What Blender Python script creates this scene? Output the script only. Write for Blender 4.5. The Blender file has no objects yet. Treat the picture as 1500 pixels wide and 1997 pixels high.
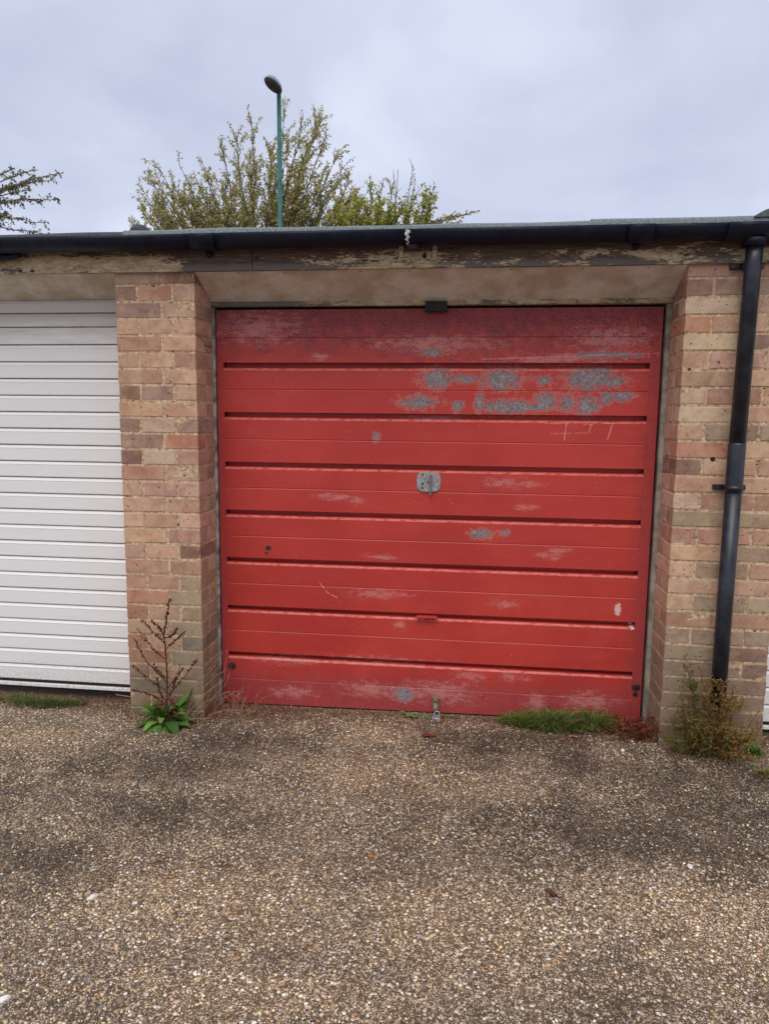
import bpy, bmesh, math, random
import numpy as np
from mathutils import Vector, Matrix, noise as mnoise
random.seed(7); rng = np.random.default_rng(11)
S = bpy.context.scene
COL = S.collection

# ------------------------------------------------------------------ camera
cd = bpy.data.cameras.new('camera'); cam = bpy.data.objects.new('camera', cd); COL.objects.link(cam)
F = Vector((-0.119807, 0.984334, -0.129353)); RT = Vector((0.992456, 0.122160, 0.010387)); UP = Vector((-0.026026, 0.127133, 0.991544))
R = Matrix((RT, UP, -F)).transposed()
cam.matrix_world = Matrix.Translation((1.27396, -3.22623, 1.43086)) @ R.to_4x4()
cd.sensor_fit = 'VERTICAL'; cd.sensor_height = 36.0; cd.lens = 1398.23 / 1997 * 36
cd.clip_start = 0.05; cd.clip_end = 2000
S.camera = cam

# ------------------------------------------------------------------ node helper
class NT:
    def __init__(s, name, world=False):
        s.m = bpy.data.worlds.new(name) if world else bpy.data.materials.new(name)
        s.m.use_nodes = True; s.t = s.m.node_tree; s.t.nodes.clear()
    def n(s, typ, ins=None, **kw):
        nd = s.t.nodes.new(typ)
        for k, v in kw.items(): setattr(nd, k, v)
        if ins:
            for k, v in ins.items(): s.put(nd.inputs[k], v)
        return nd
    def put(s, sock, v):
        if isinstance(v, bpy.types.NodeSocket): s.t.links.new(v, sock)
        elif isinstance(v, bpy.types.Node): s.t.links.new(v.outputs[0], sock)
        elif v is not None:
            if sock.type == 'RGBA' and len(v) == 3: v = (*v, 1)
            sock.default_value = v
    def ma(s, op, a, b=None, c=None, clamp=False):
        nd = s.n('ShaderNodeMath', operation=op, use_clamp=clamp)
        for i, v in enumerate((a, b, c)):
            if v is not None: s.put(nd.inputs[i], v)
        return nd.outputs[0]
    def vm(s, op, a, b=None, c=None, out=0):
        nd = s.n('ShaderNodeVectorMath', operation=op)
        for i, v in enumerate((a, b, c)):
            if v is not None: s.put(nd.inputs[i], v)
        return nd.outputs[out]
    def mix(s, f, a, b, mode='MIX'):
        nd = s.n('ShaderNodeMix', data_type='RGBA', blend_type=mode)
        s.put(nd.inputs[0], f); s.put(nd.inputs[6], a); s.put(nd.inputs[7], b)
        return nd.outputs[2]
    def ramp(s, f, stops, interp='LINEAR'):
        nd = s.n('ShaderNodeValToRGB'); nd.color_ramp.interpolation = interp
        e = nd.color_ramp.elements
        while len(e) < len(stops): e.new(0.5)
        for el, (p, c) in zip(e, stops):
            el.position = p; el.color = (c, c, c, 1) if isinstance(c, (int, float)) else (*c, 1)
        s.put(nd.inputs[0], f); return nd.outputs[0]
    def noise(s, vec, scale, detail=4, rough=0.55, dist=0.0, out=0):
        nd = s.n('ShaderNodeTexNoise', {'Vector': vec, 'Scale': scale, 'Detail': detail, 'Roughness': rough, 'Distortion': dist})
        return nd.outputs[out]
    def step(s, v, a, b):
        nd = s.n('ShaderNodeMapRange', {'Value': v, 'From Min': a, 'From Max': b}, interpolation_type='SMOOTHSTEP')
        return nd.outputs[0]
    def bump(s, h, dist, strength=1.0, normal=None):
        nd = s.n('ShaderNodeBump', {'Height': h, 'Distance': dist, 'Strength': strength})
        if normal is not None: s.put(nd.inputs['Normal'], normal)
        return nd.outputs[0]
    def out(s, color, rough=0.8, normal=None, metal=0.0, spec=0.3, extra=None):
        b = s.n('ShaderNodeBsdfPrincipled', {'Base Color': color, 'Roughness': rough, 'Metallic': metal, 'Specular IOR Level': spec})
        if normal is not None: s.put(b.inputs['Normal'], normal)
        if extra:
            for k, v in extra.items(): s.put(b.inputs[k], v)
        o = s.n('ShaderNodeOutputMaterial'); s.t.links.new(b.outputs[0], o.inputs[0]); return s.m
    def obj(s): return s.n('ShaderNodeTexCoord').outputs['Object']
    def pos(s): return s.n('ShaderNodeNewGeometry').outputs['Position']
    def rnd(s): return s.n('ShaderNodeObjectInfo').outputs['Random']

# ------------------------------------------------------------------ world: overcast sky
SUN_EL, SUN_AZ = math.radians(57), math.radians(188)      # azimuth measured clockwise from +Y
w = NT('World', world=True); S.world = w.m
sky = w.n('ShaderNodeTexSky', sky_type='NISHITA', sun_disc=False, sun_elevation=SUN_EL, sun_rotation=SUN_AZ, air_density=1.0, dust_density=2.0, ozone_density=1.5)
g = w.n('ShaderNodeTexCoord').outputs['Generated']
sep = w.n('ShaderNodeSeparateXYZ', {0: g})
zc = w.ma('MAXIMUM', sep.outputs[2], 0.0)
den = w.ma('ADD', zc, 0.22)
pl = w.n('ShaderNodeCombineXYZ', {0: w.ma('DIVIDE', sep.outputs[0], den), 1: w.ma('DIVIDE', sep.outputs[1], den), 2: 0.0}).outputs[0]
n1 = w.noise(pl, 1.15, 5, 0.5, 0.4)
n2 = w.noise(w.vm('ADD', pl, (7.3, 2.1, 4.0)), 3.2, 4, 0.5, 0.3)
cl = w.ma('ADD', w.ma('MULTIPLY', n1, 0.75), w.ma('MULTIPLY', n2, 0.25))
SKYK = 1.5
cloud = w.ramp(cl, [(0.36, (3.75, 4.05, 5.2)), (0.50, (4.5, 4.8, 5.95)), (0.62, (5.6, 5.9, 6.9))])
hz = w.step(sep.outputs[2], 0.30, 0.02)
cloud = w.mix(w.ma('MULTIPLY', hz, 0.55), cloud, (6.3, 6.75, 8.1))
zen = w.ma('ADD', 1.0, w.ma('MULTIPLY', w.step(sep.outputs[2], 0.45, 1.0), 0.9))
cloud = w.vm('SCALE', cloud); w.put(w.t.nodes[-1].inputs['Scale'], zen)
colr = w.mix(0.10, cloud, sky.outputs[0])
bg = w.n('ShaderNodeBackground', {'Color': colr, 'Strength': 0.1 * SKYK})
wo = w.n('ShaderNodeOutputWorld'); w.t.links.new(bg.outputs[0], wo.inputs[0])

sd = bpy.data.lights.new('sun', 'SUN'); sd.energy = 1.5; sd.angle = math.radians(42); sd.color = (1.0, 0.90, 0.76)
so = bpy.data.objects.new('sun', sd); COL.objects.link(so)
dv = Vector((math.sin(SUN_AZ) * math.cos(SUN_EL), math.cos(SUN_AZ) * math.cos(SUN_EL), math.sin(SUN_EL)))
so.rotation_euler = (-dv).to_track_quat('-Z', 'Y').to_euler()
vs = S.view_settings; vs.view_transform = 'Standard'; vs.look = 'None'; vs.exposure = 0.0; vs.gamma = 1.0; vs.use_curve_mapping = False

# ------------------------------------------------------------------ object helpers
def link(name, me, mat=None, parent=None):
    o = bpy.data.objects.new(name, me); COL.objects.link(o)
    if mat is not None and me is not None and not me.materials: me.materials.append(mat)
    if parent is not None: o.parent = parent
    return o
def thing(name, label, cat, loc=(0, 0, 0), group=None):
    o = bpy.data.objects.new(name, None); COL.objects.link(o); o.location = loc; o.empty_display_size = 0.05
    o['label'] = label; o['category'] = cat
    if group: o['group'] = group
    return o
def tag(o, label, cat, group=None):
    o['label'] = label; o['category'] = cat
    if group: o['group'] = group
    return o
def bmesh_obj(name, bm, mat, parent=None, smooth=False, origin=None):
    me = bpy.data.meshes.new(name); bmesh.ops.recalc_face_normals(bm, faces=bm.faces)
    if smooth:
        for f in bm.faces: f.smooth = True
    bm.to_mesh(me); bm.free(); return link(name, me, mat, parent)
def add_box(bm, x0, x1, y0, y1, z0, z1, bev=0.0, seg=1):
    vs_ = [bm.verts.new((x, y, z)) for x in (x0, x1) for y in (y0, y1) for z in (z0, z1)]
    fs = [bm.faces.new([vs_[i] for i in q]) for q in ((0, 1, 3, 2), (4, 6, 7, 5), (0, 4, 5, 1), (2, 3, 7, 6), (0, 2, 6, 4), (1, 5, 7, 3))]
    if bev > 0:
        es = {e for f in fs for e in f.edges}
        bmesh.ops.bevel(bm, geom=list(es), offset=bev, segments=seg, profile=0.5, affect='EDGES')
def box(name, x0, x1, y0, y1, z0, z1, mat, parent=None, bev=0.0, off=(0, 0, 0), seg=1):
    bm = bmesh.new(); add_box(bm, x0 - off[0], x1 - off[0], y0 - off[1], y1 - off[1], z0 - off[2], z1 - off[2], bev, seg)
    o = bmesh_obj(name, bm, mat, parent); return o
def add_tube(bm, pts, rads, n=8, cap=True):
    pts = [Vector(p) for p in pts]
    if isinstance(rads, (int, float)): rads = [rads] * len(pts)
    rings = []; prev = None
    for i, p in enumerate(pts):
        d = (pts[min(i + 1, len(pts) - 1)] - pts[max(i - 1, 0)]).normalized()
        a = prev - d * prev.dot(d) if prev is not None else d.orthogonal()
        if a.length < 1e-6: a = d.orthogonal()
        a.normalize(); prev = a; b = d.cross(a)
        rings.append([bm.verts.new(p + (a * math.cos(t) + b * math.sin(t)) * rads[i]) for t in [2 * math.pi * k / n for k in range(n)]])
    for r0, r1 in zip(rings, rings[1:]):
        for k in range(n): bm.faces.new((r0[k], r0[(k + 1) % n], r1[(k + 1) % n], r1[k]))
    if cap: bm.faces.new(rings[0][::-1]); bm.faces.new(rings[-1])
def add_profile(bm, prof, x0, x1, closed=False, caps=False):
    """prof: list of (y,z); extruded along x"""
    a = [bm.verts.new((x0, y, z)) for y, z in prof]; b = [bm.verts.new((x1, y, z)) for y, z in prof]
    m = len(prof)
    for i in range(m if closed else m - 1):
        j = (i + 1) % m; bm.faces.new((a[i], a[j], b[j], b[i]))
    if caps: bm.faces.new(a); bm.faces.new(b[::-1])
def np_mesh(name, V, Fc, colors=None, smooth=False):
    V = np.asarray(V, np.float32); Fc = np.asarray(Fc, np.int32); k = Fc.shape[1]
    me = bpy.data.meshes.new(name); me.vertices.add(len(V)); me.vertices.foreach_set('co', V.ravel())
    me.loops.add(Fc.size); me.loops.foreach_set('vertex_index', Fc.ravel())
    me.polygons.add(len(Fc)); me.polygons.foreach_set('loop_start', np.arange(0, Fc.size, k, dtype=np.int32))
    me.polygons.foreach_set('loop_total', np.full(len(Fc), k, np.int32))
    if smooth: me.polygons.foreach_set('use_smooth', np.ones(len(Fc), bool))
    me.update(calc_edges=True); me.validate()
    if colors is not None:
        ca = me.color_attributes.new('Col', 'FLOAT_COLOR', 'POINT'); c = np.ones((len(V), 4), np.float32); c[:, :3] = colors
        ca.data.foreach_set('color', c.ravel())
    return me
def srgb(r, g, b):
    f = lambda c: ((c / 255 + 0.055) / 1.055) ** 2.4 if c > 10 else c / 255 / 12.92
    return (f(r), f(g), f(b))

# ------------------------------------------------------------------ materials
def mat_brick():
    m = NT('brick'); oi = m.n('ShaderNodeObjectInfo')
    v = m.vm('ADD', m.obj(), m.vm('SCALE', m.n('ShaderNodeCombineXYZ', {0: oi.outputs['Random'], 1: m.ma('MULTIPLY', oi.outputs['Random'], 7.1), 2: m.ma('MULTIPLY', oi.outputs['Random'], 3.7)}).outputs[0], None))
    m.t.nodes[-1]
    for nd in m.t.nodes:
        if nd.type == 'VECT_MATH' and nd.operation == 'SCALE': nd.inputs['Scale'].default_value = 13.0
    big = m.noise(v, 9, 3, 0.6, 0.6); mid = m.noise(v, 45, 4, 0.7); fine = m.noise(v, 260, 3, 0.7)
    base = oi.outputs['Color']
    c = m.mix(m.step(big, 0.42, 0.66), base, m.mix(1.0, base, (0.80, 0.72, 0.72), 'MULTIPLY'))
    c = m.mix(m.ma('MULTIPLY', m.step(m.noise(m.vm('ADD', v, (5, 5, 5)), 13, 2, 0.5, 0.5), 0.52, 0.72), 0.45), c, srgb(194, 162, 134))
    k = m.ma('ADD', 0.58, m.ma('ADD', m.ma('MULTIPLY', mid, 0.5), m.ma('MULTIPLY', fine, 0.36)))
    c = m.vm('MULTIPLY', c, m.n('ShaderNodeCombineXYZ', {0: k, 1: k, 2: k}).outputs[0])
    pits = m.step(m.noise(v, 120, 1, 0.4), 0.30, 0.24); big_pits = m.step(m.noise(m.vm('ADD', v, (3, 1, 9)), 48, 1, 0.4), 0.245, 0.20)
    pit = m.ma('MAXIMUM', pits, big_pits)
    c = m.mix(m.ma('MULTIPLY', pit, 0.75), c, (0.05, 0.035, 0.03))
    # sandy mortar smear on the arrises
    g = m.n('ShaderNodeNewGeometry').outputs['Pointiness']
    # damp, algae and dirt rising from the ground
    z = m.n('ShaderNodeSeparateXYZ', {0: m.pos()}).outputs[2]
    low = m.ma('MULTIPLY', m.step(m.ma('ADD', z, m.ma('MULTIPLY', m.noise(m.pos(), 7, 4, 0.6), 0.6)), 1.05, 0.10), 0.68)
    c = m.mix(low, c, (0.16, 0.125, 0.072))
    h = m.ma('SUBTRACT', m.ma('ADD', m.ma('MULTIPLY', mid, 0.6), m.ma('MULTIPLY', fine, 0.5)), m.ma('MULTIPLY', pit, 1.2))
    return m.out(c, 0.9, m.bump(h, 0.004, 0.8), spec=0.2)
def mat_mortar():
    m = NT('mortar'); v = m.pos()
    n = m.noise(v, 55, 4, 0.7); n2 = m.noise(v, 5, 3, 0.6)
    c = m.ramp(n, [(0.3, srgb(132, 108, 82)), (0.48, srgb(190, 162, 128)), (0.66, srgb(224, 204, 170))])
    z = m.n('ShaderNodeSeparateXYZ', {0: v}).outputs[2]
    c = m.mix(m.ma('MULTIPLY', m.step(m.ma('ADD', z, m.ma('MULTIPLY', n2, 0.5)), 0.9, 0.1), 0.4), c, srgb(120, 100, 66))
    holes = m.step(m.noise(v, 30, 2, 0.5), 0.33, 0.27)
    c = m.mix(m.ma('MULTIPLY', holes, 0.8), c, (0.03, 0.022, 0.018))
    return m.out(c, 0.95, m.bump(m.ma('SUBTRACT', n, m.ma('MULTIPLY', holes, 1.5)), 0.006, 1.0), spec=0.1)
GREY = [(1.078, 1.744, 0.062, 0.017), (1.874, 1.73, 0.136, 0.011), (1.092, 1.621, 0.063, 0.043), (1.232, 1.621, 0.057, 0.019), (1.408, 1.617, 0.08, 0.042), (1.598, 1.613, 0.03, 0.019), (1.799, 1.623, 0.092, 0.044), (1.892, 1.608, 0.073, 0.021), (1.844, 1.661, 0.055, 0.019), (1.017, 1.51, 0.078, 0.027), (1.199, 1.492, 0.022, 0.022), (1.299, 1.508, 0.019, 0.036), (1.45, 1.492, 0.109, 0.029), (1.607, 1.522, 0.051, 0.033), (1.707, 1.511, 0.028, 0.035), (1.796, 1.502, 0.046, 0.038), (1.886, 1.538, 0.027, 0.026), (1.573, 1.488, 0.07, 0.014), (1.329, 0.88, 0.049, 0.02), (1.438, 0.891, 0.022, 0.012), (0.809, 1.34, 0.015, 0.02), (0.964, 0.05, 0.046, 0.032), (1.952, 1.545, 0.046, 0.019)]
PALE = [(0.614, 1.045, 0.127, 0.02), (0.708, 1.027, 0.041, 0.025), (1.43, 1.133, 0.108, 0.029), (1.562, 1.128, 0.048, 0.019), (0.845, 0.753, 0.086, 0.015), (0.821, 0.564, 0.166, 0.026), (1.449, 0.538, 0.083, 0.023), (1.706, 0.813, 0.062, 0.02), (1.647, 0.786, 0.072, 0.02), (1.293, 0.167, 0.085, 0.029), (1.498, 0.173, 0.069, 0.031), (1.148, 0.074, 0.203, 0.069), (0.388, 0.029, 0.134, 0.038), (0.786, 0.066, 0.156, 0.049), (1.614, 0.054, 0.059, 0.047), (1.871, 0.07, 0.145, 0.047), (0.933, 0.412, 0.031, 0.031), (1.072, 1.436, 0.146, 0.015), (1.53, 1.017, 0.072, 0.017), (0.525, 1.723, 0.06, 0.019), (1.089, 1.787, 0.356, 0.042), (0.223, 1.856, 0.227, 0.085), (1.657, 1.711, 0.298, 0.023), (1.905, 1.803, 0.202, 0.069), (0.363, 0.197, 0.16, 0.027), (0.837, 0.222, 0.282, 0.024)]
SCR = [(1.611, 1.415, 1.716, 1.416, .6), (1.707, 1.416, 1.701, 1.34, 1), (1.786, 1.412, 1.828, 1.413, .6), (1.821, 1.413, 1.811, 1.377, 1), (1.878, 1.418, 1.92, 1.419, .6), (1.917, 1.419, 1.898, 1.345, 1), (1.636, 1.368, 1.822, 1.375, .4), (0.528, 0.612, 0.568, 0.561, .8), (0.568, 0.561, 0.617, 0.537, .8), (1.306, 1.711, 2.111, 1.739, .5)]
def mat_red():
    m = NT('red_paint'); v = m.pos()
    flat = m.vm('MULTIPLY', v, (1, 0, 1))
    def blobs(L):
        cur = None
        for cx, cz, rx, rz in L:
            q = m.vm('MULTIPLY_ADD', flat, (1 / rx, 0, 1 / rz), (-cx / rx, 0, -cz / rz))
            l = m.vm('LENGTH', q, out=1)
            cur = l if cur is None else m.ma('MINIMUM', cur, l)
        return cur
    def scratch(L, wd):
        cur = None
        for x0, z0, x1, z1, st in L:
            d = Vector((x1 - x0, 0, z1 - z0)); ln = d.length; d /= ln
            q = m.vm('SUBTRACT', flat, (x0, 0, z0))
            t = m.vm('DOT_PRODUCT', q, tuple(d), out=1)
            t = m.ma('MINIMUM', m.ma('MAXIMUM', t, 0.0), ln)
            pr = m.vm('SCALE', tuple(d)); m.put(m.t.nodes[-1].inputs['Scale'], t)
            dist = m.vm('LENGTH', m.vm('SUBTRACT', q, pr), out=1)
            a = m.ma('MULTIPLY', m.step(dist, wd * 1.6, wd * 0.4), st)
            cur = a if cur is None else m.ma('MAXIMUM', cur, a)
        return cur
    big = m.noise(v, 2.3, 4, 0.55); mid = m.noise(v, 22, 5, 0.65); fine = m.noise(v, 130, 4, 0.7)
    z = m.n('ShaderNodeSeparateXYZ', {0: v}).outputs[2]; x = m.n('ShaderNodeSeparateXYZ', {0: v}).outputs[0]
    red = m.mix(m.step(big, 0.35, 0.68), srgb(178, 52, 44), srgb(190, 60, 50))
    red = m.mix(m.ma('MULTIPLY', m.step(mid, 0.45, 0.75), 0.25), red, srgb(170, 46, 40))
    # chalky oxidised bloom on top and lowest boards; top also holds painted overhang shade
    topm = m.step(m.ma('ADD', z, m.ma('MULTIPLY', m.ma('SUBTRACT', m.ma('ADD', m.ma('MULTIPLY', mid, 0.5), m.ma('MULTIPLY', big, 0.5)), 0.5), 0.75)), 1.60, 1.90)
    botm = m.step(m.ma('ADD', z, m.ma('MULTIPLY', m.ma('SUBTRACT', mid, 0.5), 0.30)), 0.20, 0.06)
    edge = m.ma('MULTIPLY', m.step(m.ma('ADD', x, m.ma('MULTIPLY', m.ma('SUBTRACT', mid, 0.5), 0.12)), 0.10, 0.01), 0.35)
    edge2 = m.ma('MULTIPLY', m.step(m.ma('ADD', x, m.ma('MULTIPLY', m.ma('SUBTRACT', mid, 0.5), 0.12)), 2.00, 2.11), 0.5)
    bl = m.ma('MAXIMUM', m.ma('MULTIPLY', topm, 0.92), m.ma('MAXIMUM', m.ma('MULTIPLY', botm, 0.5), m.ma('MAXIMUM', edge, edge2)))
    bl = m.ma('MULTIPLY', bl, m.step(m.ma('ADD', m.ma('MULTIPLY', fine, 0.6), m.ma('MULTIPLY', mid, 0.4)), 0.30, 0.52))
    c = m.mix(bl, red, m.mix(m.step(fine, 0.40, 0.62), srgb(104, 42, 50), srgb(140, 76, 78)))
    c = m.mix(m.ma('MULTIPLY', m.step(m.ma('ADD', m.ma('MULTIPLY', m.noise(m.vm('MULTIPLY', v, (.5, 1, 1.6)), 9, 6, 0.75), 0.6), m.ma('MULTIPLY', fine, 0.4)), 0.48, 0.66), 0.13), c, srgb(196, 112, 104))
    # rubbed pale patches
    p = m.ma('ADD', m.ma('MULTIPLY', blobs(PALE), 0.75), m.ma('MULTIPLY', m.ma('SUBTRACT', m.ma('ADD', m.ma('MULTIPLY', m.noise(m.vm('MULTIPLY', v, (.6, 1, 1.5)), 30, 6, 0.75), 0.55), m.ma('MULTIPLY', m.noise(v, 190, 3, 0.8), 0.45)), 0.5), -6.5))
    pm = m.step(p, 0.72, 0.10)
    c = m.mix(m.ma('MULTIPLY', pm, 0.50), c, srgb(206, 146, 138))
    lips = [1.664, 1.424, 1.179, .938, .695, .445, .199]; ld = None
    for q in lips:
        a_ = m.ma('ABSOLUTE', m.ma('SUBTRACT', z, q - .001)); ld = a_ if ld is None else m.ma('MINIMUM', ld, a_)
    lip_light = m.ma('MULTIPLY', m.ma('MULTIPLY', m.step(ld, .007, .003), m.ma('MULTIPLY', m.ma('GREATER_THAN', x, .0462), m.ma('LESS_THAN', x, 2.0698))), m.step(m.noise(m.vm('MULTIPLY', v, (1, 1, 3)), 26, 4, 0.7), 0.36, 0.56))
    c = m.mix(m.ma('MULTIPLY', lip_light, 0.55), c, srgb(226, 140, 128))  # groove-lip highlight painted into the colour, broken up like chalky worn paint
    # light specks
    sp = m.step(m.n('ShaderNodeTexVoronoi', {'Vector': v, 'Scale': 34.0, 'Randomness': 1.0}).outputs[0], 0.11, 0.05)
    sp = m.ma('MULTIPLY', sp, m.step(m.noise(m.vm('ADD', v, (9, 0, 2)), 6, 2), 0.48, 0.62))
    c = m.mix(m.ma('MULTIPLY', sp, 0.55), c, srgb(214, 165, 158))
    dk = m.step(m.n('ShaderNodeTexVoronoi', {'Vector': m.vm('ADD', v, (3, 3, 3)), 'Scale': 19.0}).outputs[0], 0.075, 0.03)
    c = m.mix(m.ma('MULTIPLY', dk, 0.6), c, srgb(90, 26, 28))
    # flaked areas down to grey galvanised steel
    gn = m.ma('ADD', m.ma('MULTIPLY', m.noise(v, 34, 6, 0.75, 0.5), 0.62), m.ma('MULTIPLY', m.noise(v, 120, 4, 0.8), 0.38))
    gg = m.ma('ADD', m.ma('MULTIPLY', blobs(GREY), 0.55), m.ma('MULTIPLY', m.ma('SUBTRACT', gn, 0.5), -3.9))
    gm = m.step(gg, 0.56, 0.46); rim = m.ma('SUBTRACT', m.step(gg, 0.82, 0.62), gm)
    greyc = m.ramp(m.noise(v, 85, 4, 0.8), [(0.32, srgb(104, 92, 94)), (0.5, srgb(134, 122, 124)), (0.68, srgb(170, 156, 152))])
    c = m.mix(m.ma('MULTIPLY', rim, 0.45), c, srgb(214, 160, 150))
    c = m.mix(gm, c, greyc)
    sc = m.ma('MULTIPLY', scratch(SCR, 0.0022), m.step(m.noise(v, 60, 2), 0.35, 0.5))
    c = m.mix(m.ma('MULTIPLY', sc, 0.75), c, srgb(222, 170, 160))
    wh = m.step(m.ma('ADD', blobs([(1.985, 0.536, 0.016, 0.036), (2.056, 0.454, 0.012, 0.02)]), m.ma('MULTIPLY', m.ma('SUBTRACT', fine, 0.5), -2.0)), 1.0, 0.7)
    c = m.mix(m.ma('MULTIPLY', wh, 0.8), c, srgb(225, 200, 195))
    rough = m.ma('ADD', 0.42, m.ma('ADD', m.ma('MULTIPLY', bl, 0.4), m.ma('MULTIPLY', gm, 0.2)))
    h = m.ma('SUBTRACT', m.ma('MULTIPLY', fine, 0.12), gm)
    nm = m.bump(h, 0.0016, 0.9); nm = m.bump(m.noise(m.vm('MULTIPLY', v, (1, 1, 2)), 3.0, 2, 0.4), 0.006, 0.5, nm)
    return m.out(c, rough, nm, spec=0.4)
def mat_white():
    m = NT('white_enamel'); v = m.pos(); z = m.n('ShaderNodeSeparateXYZ', {0: v}).outputs[2]
    st = m.vm('MULTIPLY', v, (0.6, 1, 6)); n = m.noise(st, 8, 5, 0.7); f = m.noise(v, 90, 3, 0.7)
    low = m.step(m.ma('ADD', z, m.ma('MULTIPLY', n, 0.35)), 0.42, 0.12); top = m.step(m.ma('ADD', z, m.ma('MULTIPLY', n, 0.3)), 1.88, 2.08)  # top: overhang shade painted into the upper slats, along with dirt
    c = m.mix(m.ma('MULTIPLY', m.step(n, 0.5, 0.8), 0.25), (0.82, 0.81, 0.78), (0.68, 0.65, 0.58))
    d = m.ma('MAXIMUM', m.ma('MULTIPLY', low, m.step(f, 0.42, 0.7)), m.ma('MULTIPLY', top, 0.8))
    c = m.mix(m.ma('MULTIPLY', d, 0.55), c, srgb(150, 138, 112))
    spk = m.ma('MULTIPLY', m.step(m.noise(v, 70, 2), 0.30, 0.25), m.step(m.noise(v, 3, 2), 0.5, 0.6))
    c = m.mix(m.ma('MULTIPLY', spk, 0.6), c, srgb(110, 95, 80))
    return m.out(c, 0.42, m.bump(n, 0.002, 0.3), spec=0.4)
def mat_grime_shade():  # slat-gap shade painted dark into the backing colour, mixed with grime
    m = NT('grimy_shaded_groove'); n = m.noise(m.vm('MULTIPLY', m.pos(), (1, 1, 3)), 30, 4, 0.7)
    z = m.n('ShaderNodeSeparateXYZ', {0: m.pos()}).outputs[2]
    k = m.step(m.ma('ADD', n, m.ma('MULTIPLY', m.step(z, 0.5, 0.1), 0.35)), 0.45, 0.75)
    c = m.mix(k, srgb(150, 146, 140), srgb(52, 46, 40)); return m.out(c, 0.7)
def mat_paintwood(name, paint, amount, sx=5.0, dirt=0.3):
    m = NT(name); v = m.pos()
    st = m.vm('MULTIPLY', v, (1, 3, 4.5)); n = m.ma('ADD', m.ma('MULTIPLY', m.noise(st, sx, 8, 0.70, 0.3), 0.60), m.ma('MULTIPLY', m.noise(m.vm('MULTIPLY', v, (1, 2, 4)), 42, 5, 0.75), 0.40))
    gr = m.noise(m.vm('MULTIPLY', v, (1.2, 10, 26)), 9, 5, 0.7)
    wood = m.ramp(gr, [(0.3, srgb(58, 44, 40)), (0.5, srgb(92, 72, 64)), (0.72, srgb(130, 110, 98))])
    z = m.n('ShaderNodeSeparateXYZ', {0: v}).outputs[2]
    grey = m.step(z, 2.115, 2.095); wood = m.mix(m.ma('MULTIPLY', grey, 0.7), wood, srgb(112, 108, 104))
    z_ = m.n('ShaderNodeSeparateXYZ', {0: v}).outputs
    n = m.ma('ADD', n, m.ma('MULTIPLY', m.ma('SUBTRACT', m.noise(m.vm('MULTIPLY', v, (1, 0, 0)), 1.7, 2, 0.5), 0.5), 0.42))
    ex = m.ma('MULTIPLY', m.step(m.ma('ABSOLUTE', m.ma('SUBTRACT', z_[0], 0.22)), 0.30, 0.12), 0.14)
    n = m.ma('SUBTRACT', n, m.ma('ADD', ex, m.ma('MULTIPLY', m.step(z_[2], 2.13, 2.17), 0.09)))
    n = m.ma('ADD', n, m.ma('MULTIPLY', m.step(z_[0], 0.0, -0.25), 0.10))
    pm = m.step(n, 0.5 - amount - 0.010, 0.5 - amount + 0.010)
    pc = m.mix(m.step(m.noise(m.vm('MULTIPLY', v, (1, 1, 3)), 16, 6, 0.75), 0.35, 0.65), paint, m.mix(1.0, paint, (0.60, 0.52, 0.42), 'MULTIPLY'))
    pc = m.mix(m.ma('MULTIPLY', m.step(z, 2.12, 2.165), 0.5), pc, srgb(128, 106, 84))
    spk = m.step(m.noise(v, 85, 2, 0.6), 0.36, 0.30)
    pc = m.mix(m.ma('MULTIPLY', spk, 0.7), pc, srgb(80, 64, 54))
    c = m.mix(pm, wood, pc)
    return m.out(c, 0.8, m.bump(m.ma('ADD', pm, m.ma('MULTIPLY', gr, 0.6)), 0.0025, 0.8), spec=0.2)
def mat_simple(name, c1, c2, scale=12, rough=0.7, bump=0.0, metal=0.0, spec=0.3, dist=0.002, lo=.35, hi=.65):
    m = NT(name); v = m.pos(); n = m.noise(v, scale, 5, 0.65)
    c = m.mix(m.step(n, lo, hi), c1, c2)
    return m.out(c, rough, m.bump(m.noise(v, scale * 3, 4, 0.6), dist, bump) if bump else None, metal=metal, spec=spec)
def mat_attr(name, rough=0.7, trans=0.0, spec=0.3):
    m = NT(name); a = m.n('ShaderNodeAttribute', attribute_name='Col')
    if trans <= 0: return m.out(a.outputs[0], rough, spec=spec)
    b = m.n('ShaderNodeBsdfPrincipled', {'Base Color': a.outputs[0], 'Roughness': rough, 'Specular IOR Level': spec})
    t = m.n('ShaderNodeBsdfTranslucent', {'Color': a.outputs[0]})
    mx = m.n('ShaderNodeMixShader', {0: trans, 1: b.outputs[0], 2: t.outputs[0]})
    o = m.n('ShaderNodeOutputMaterial'); m.t.links.new(mx.outputs[0], o.inputs[0]); return m.m
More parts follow.
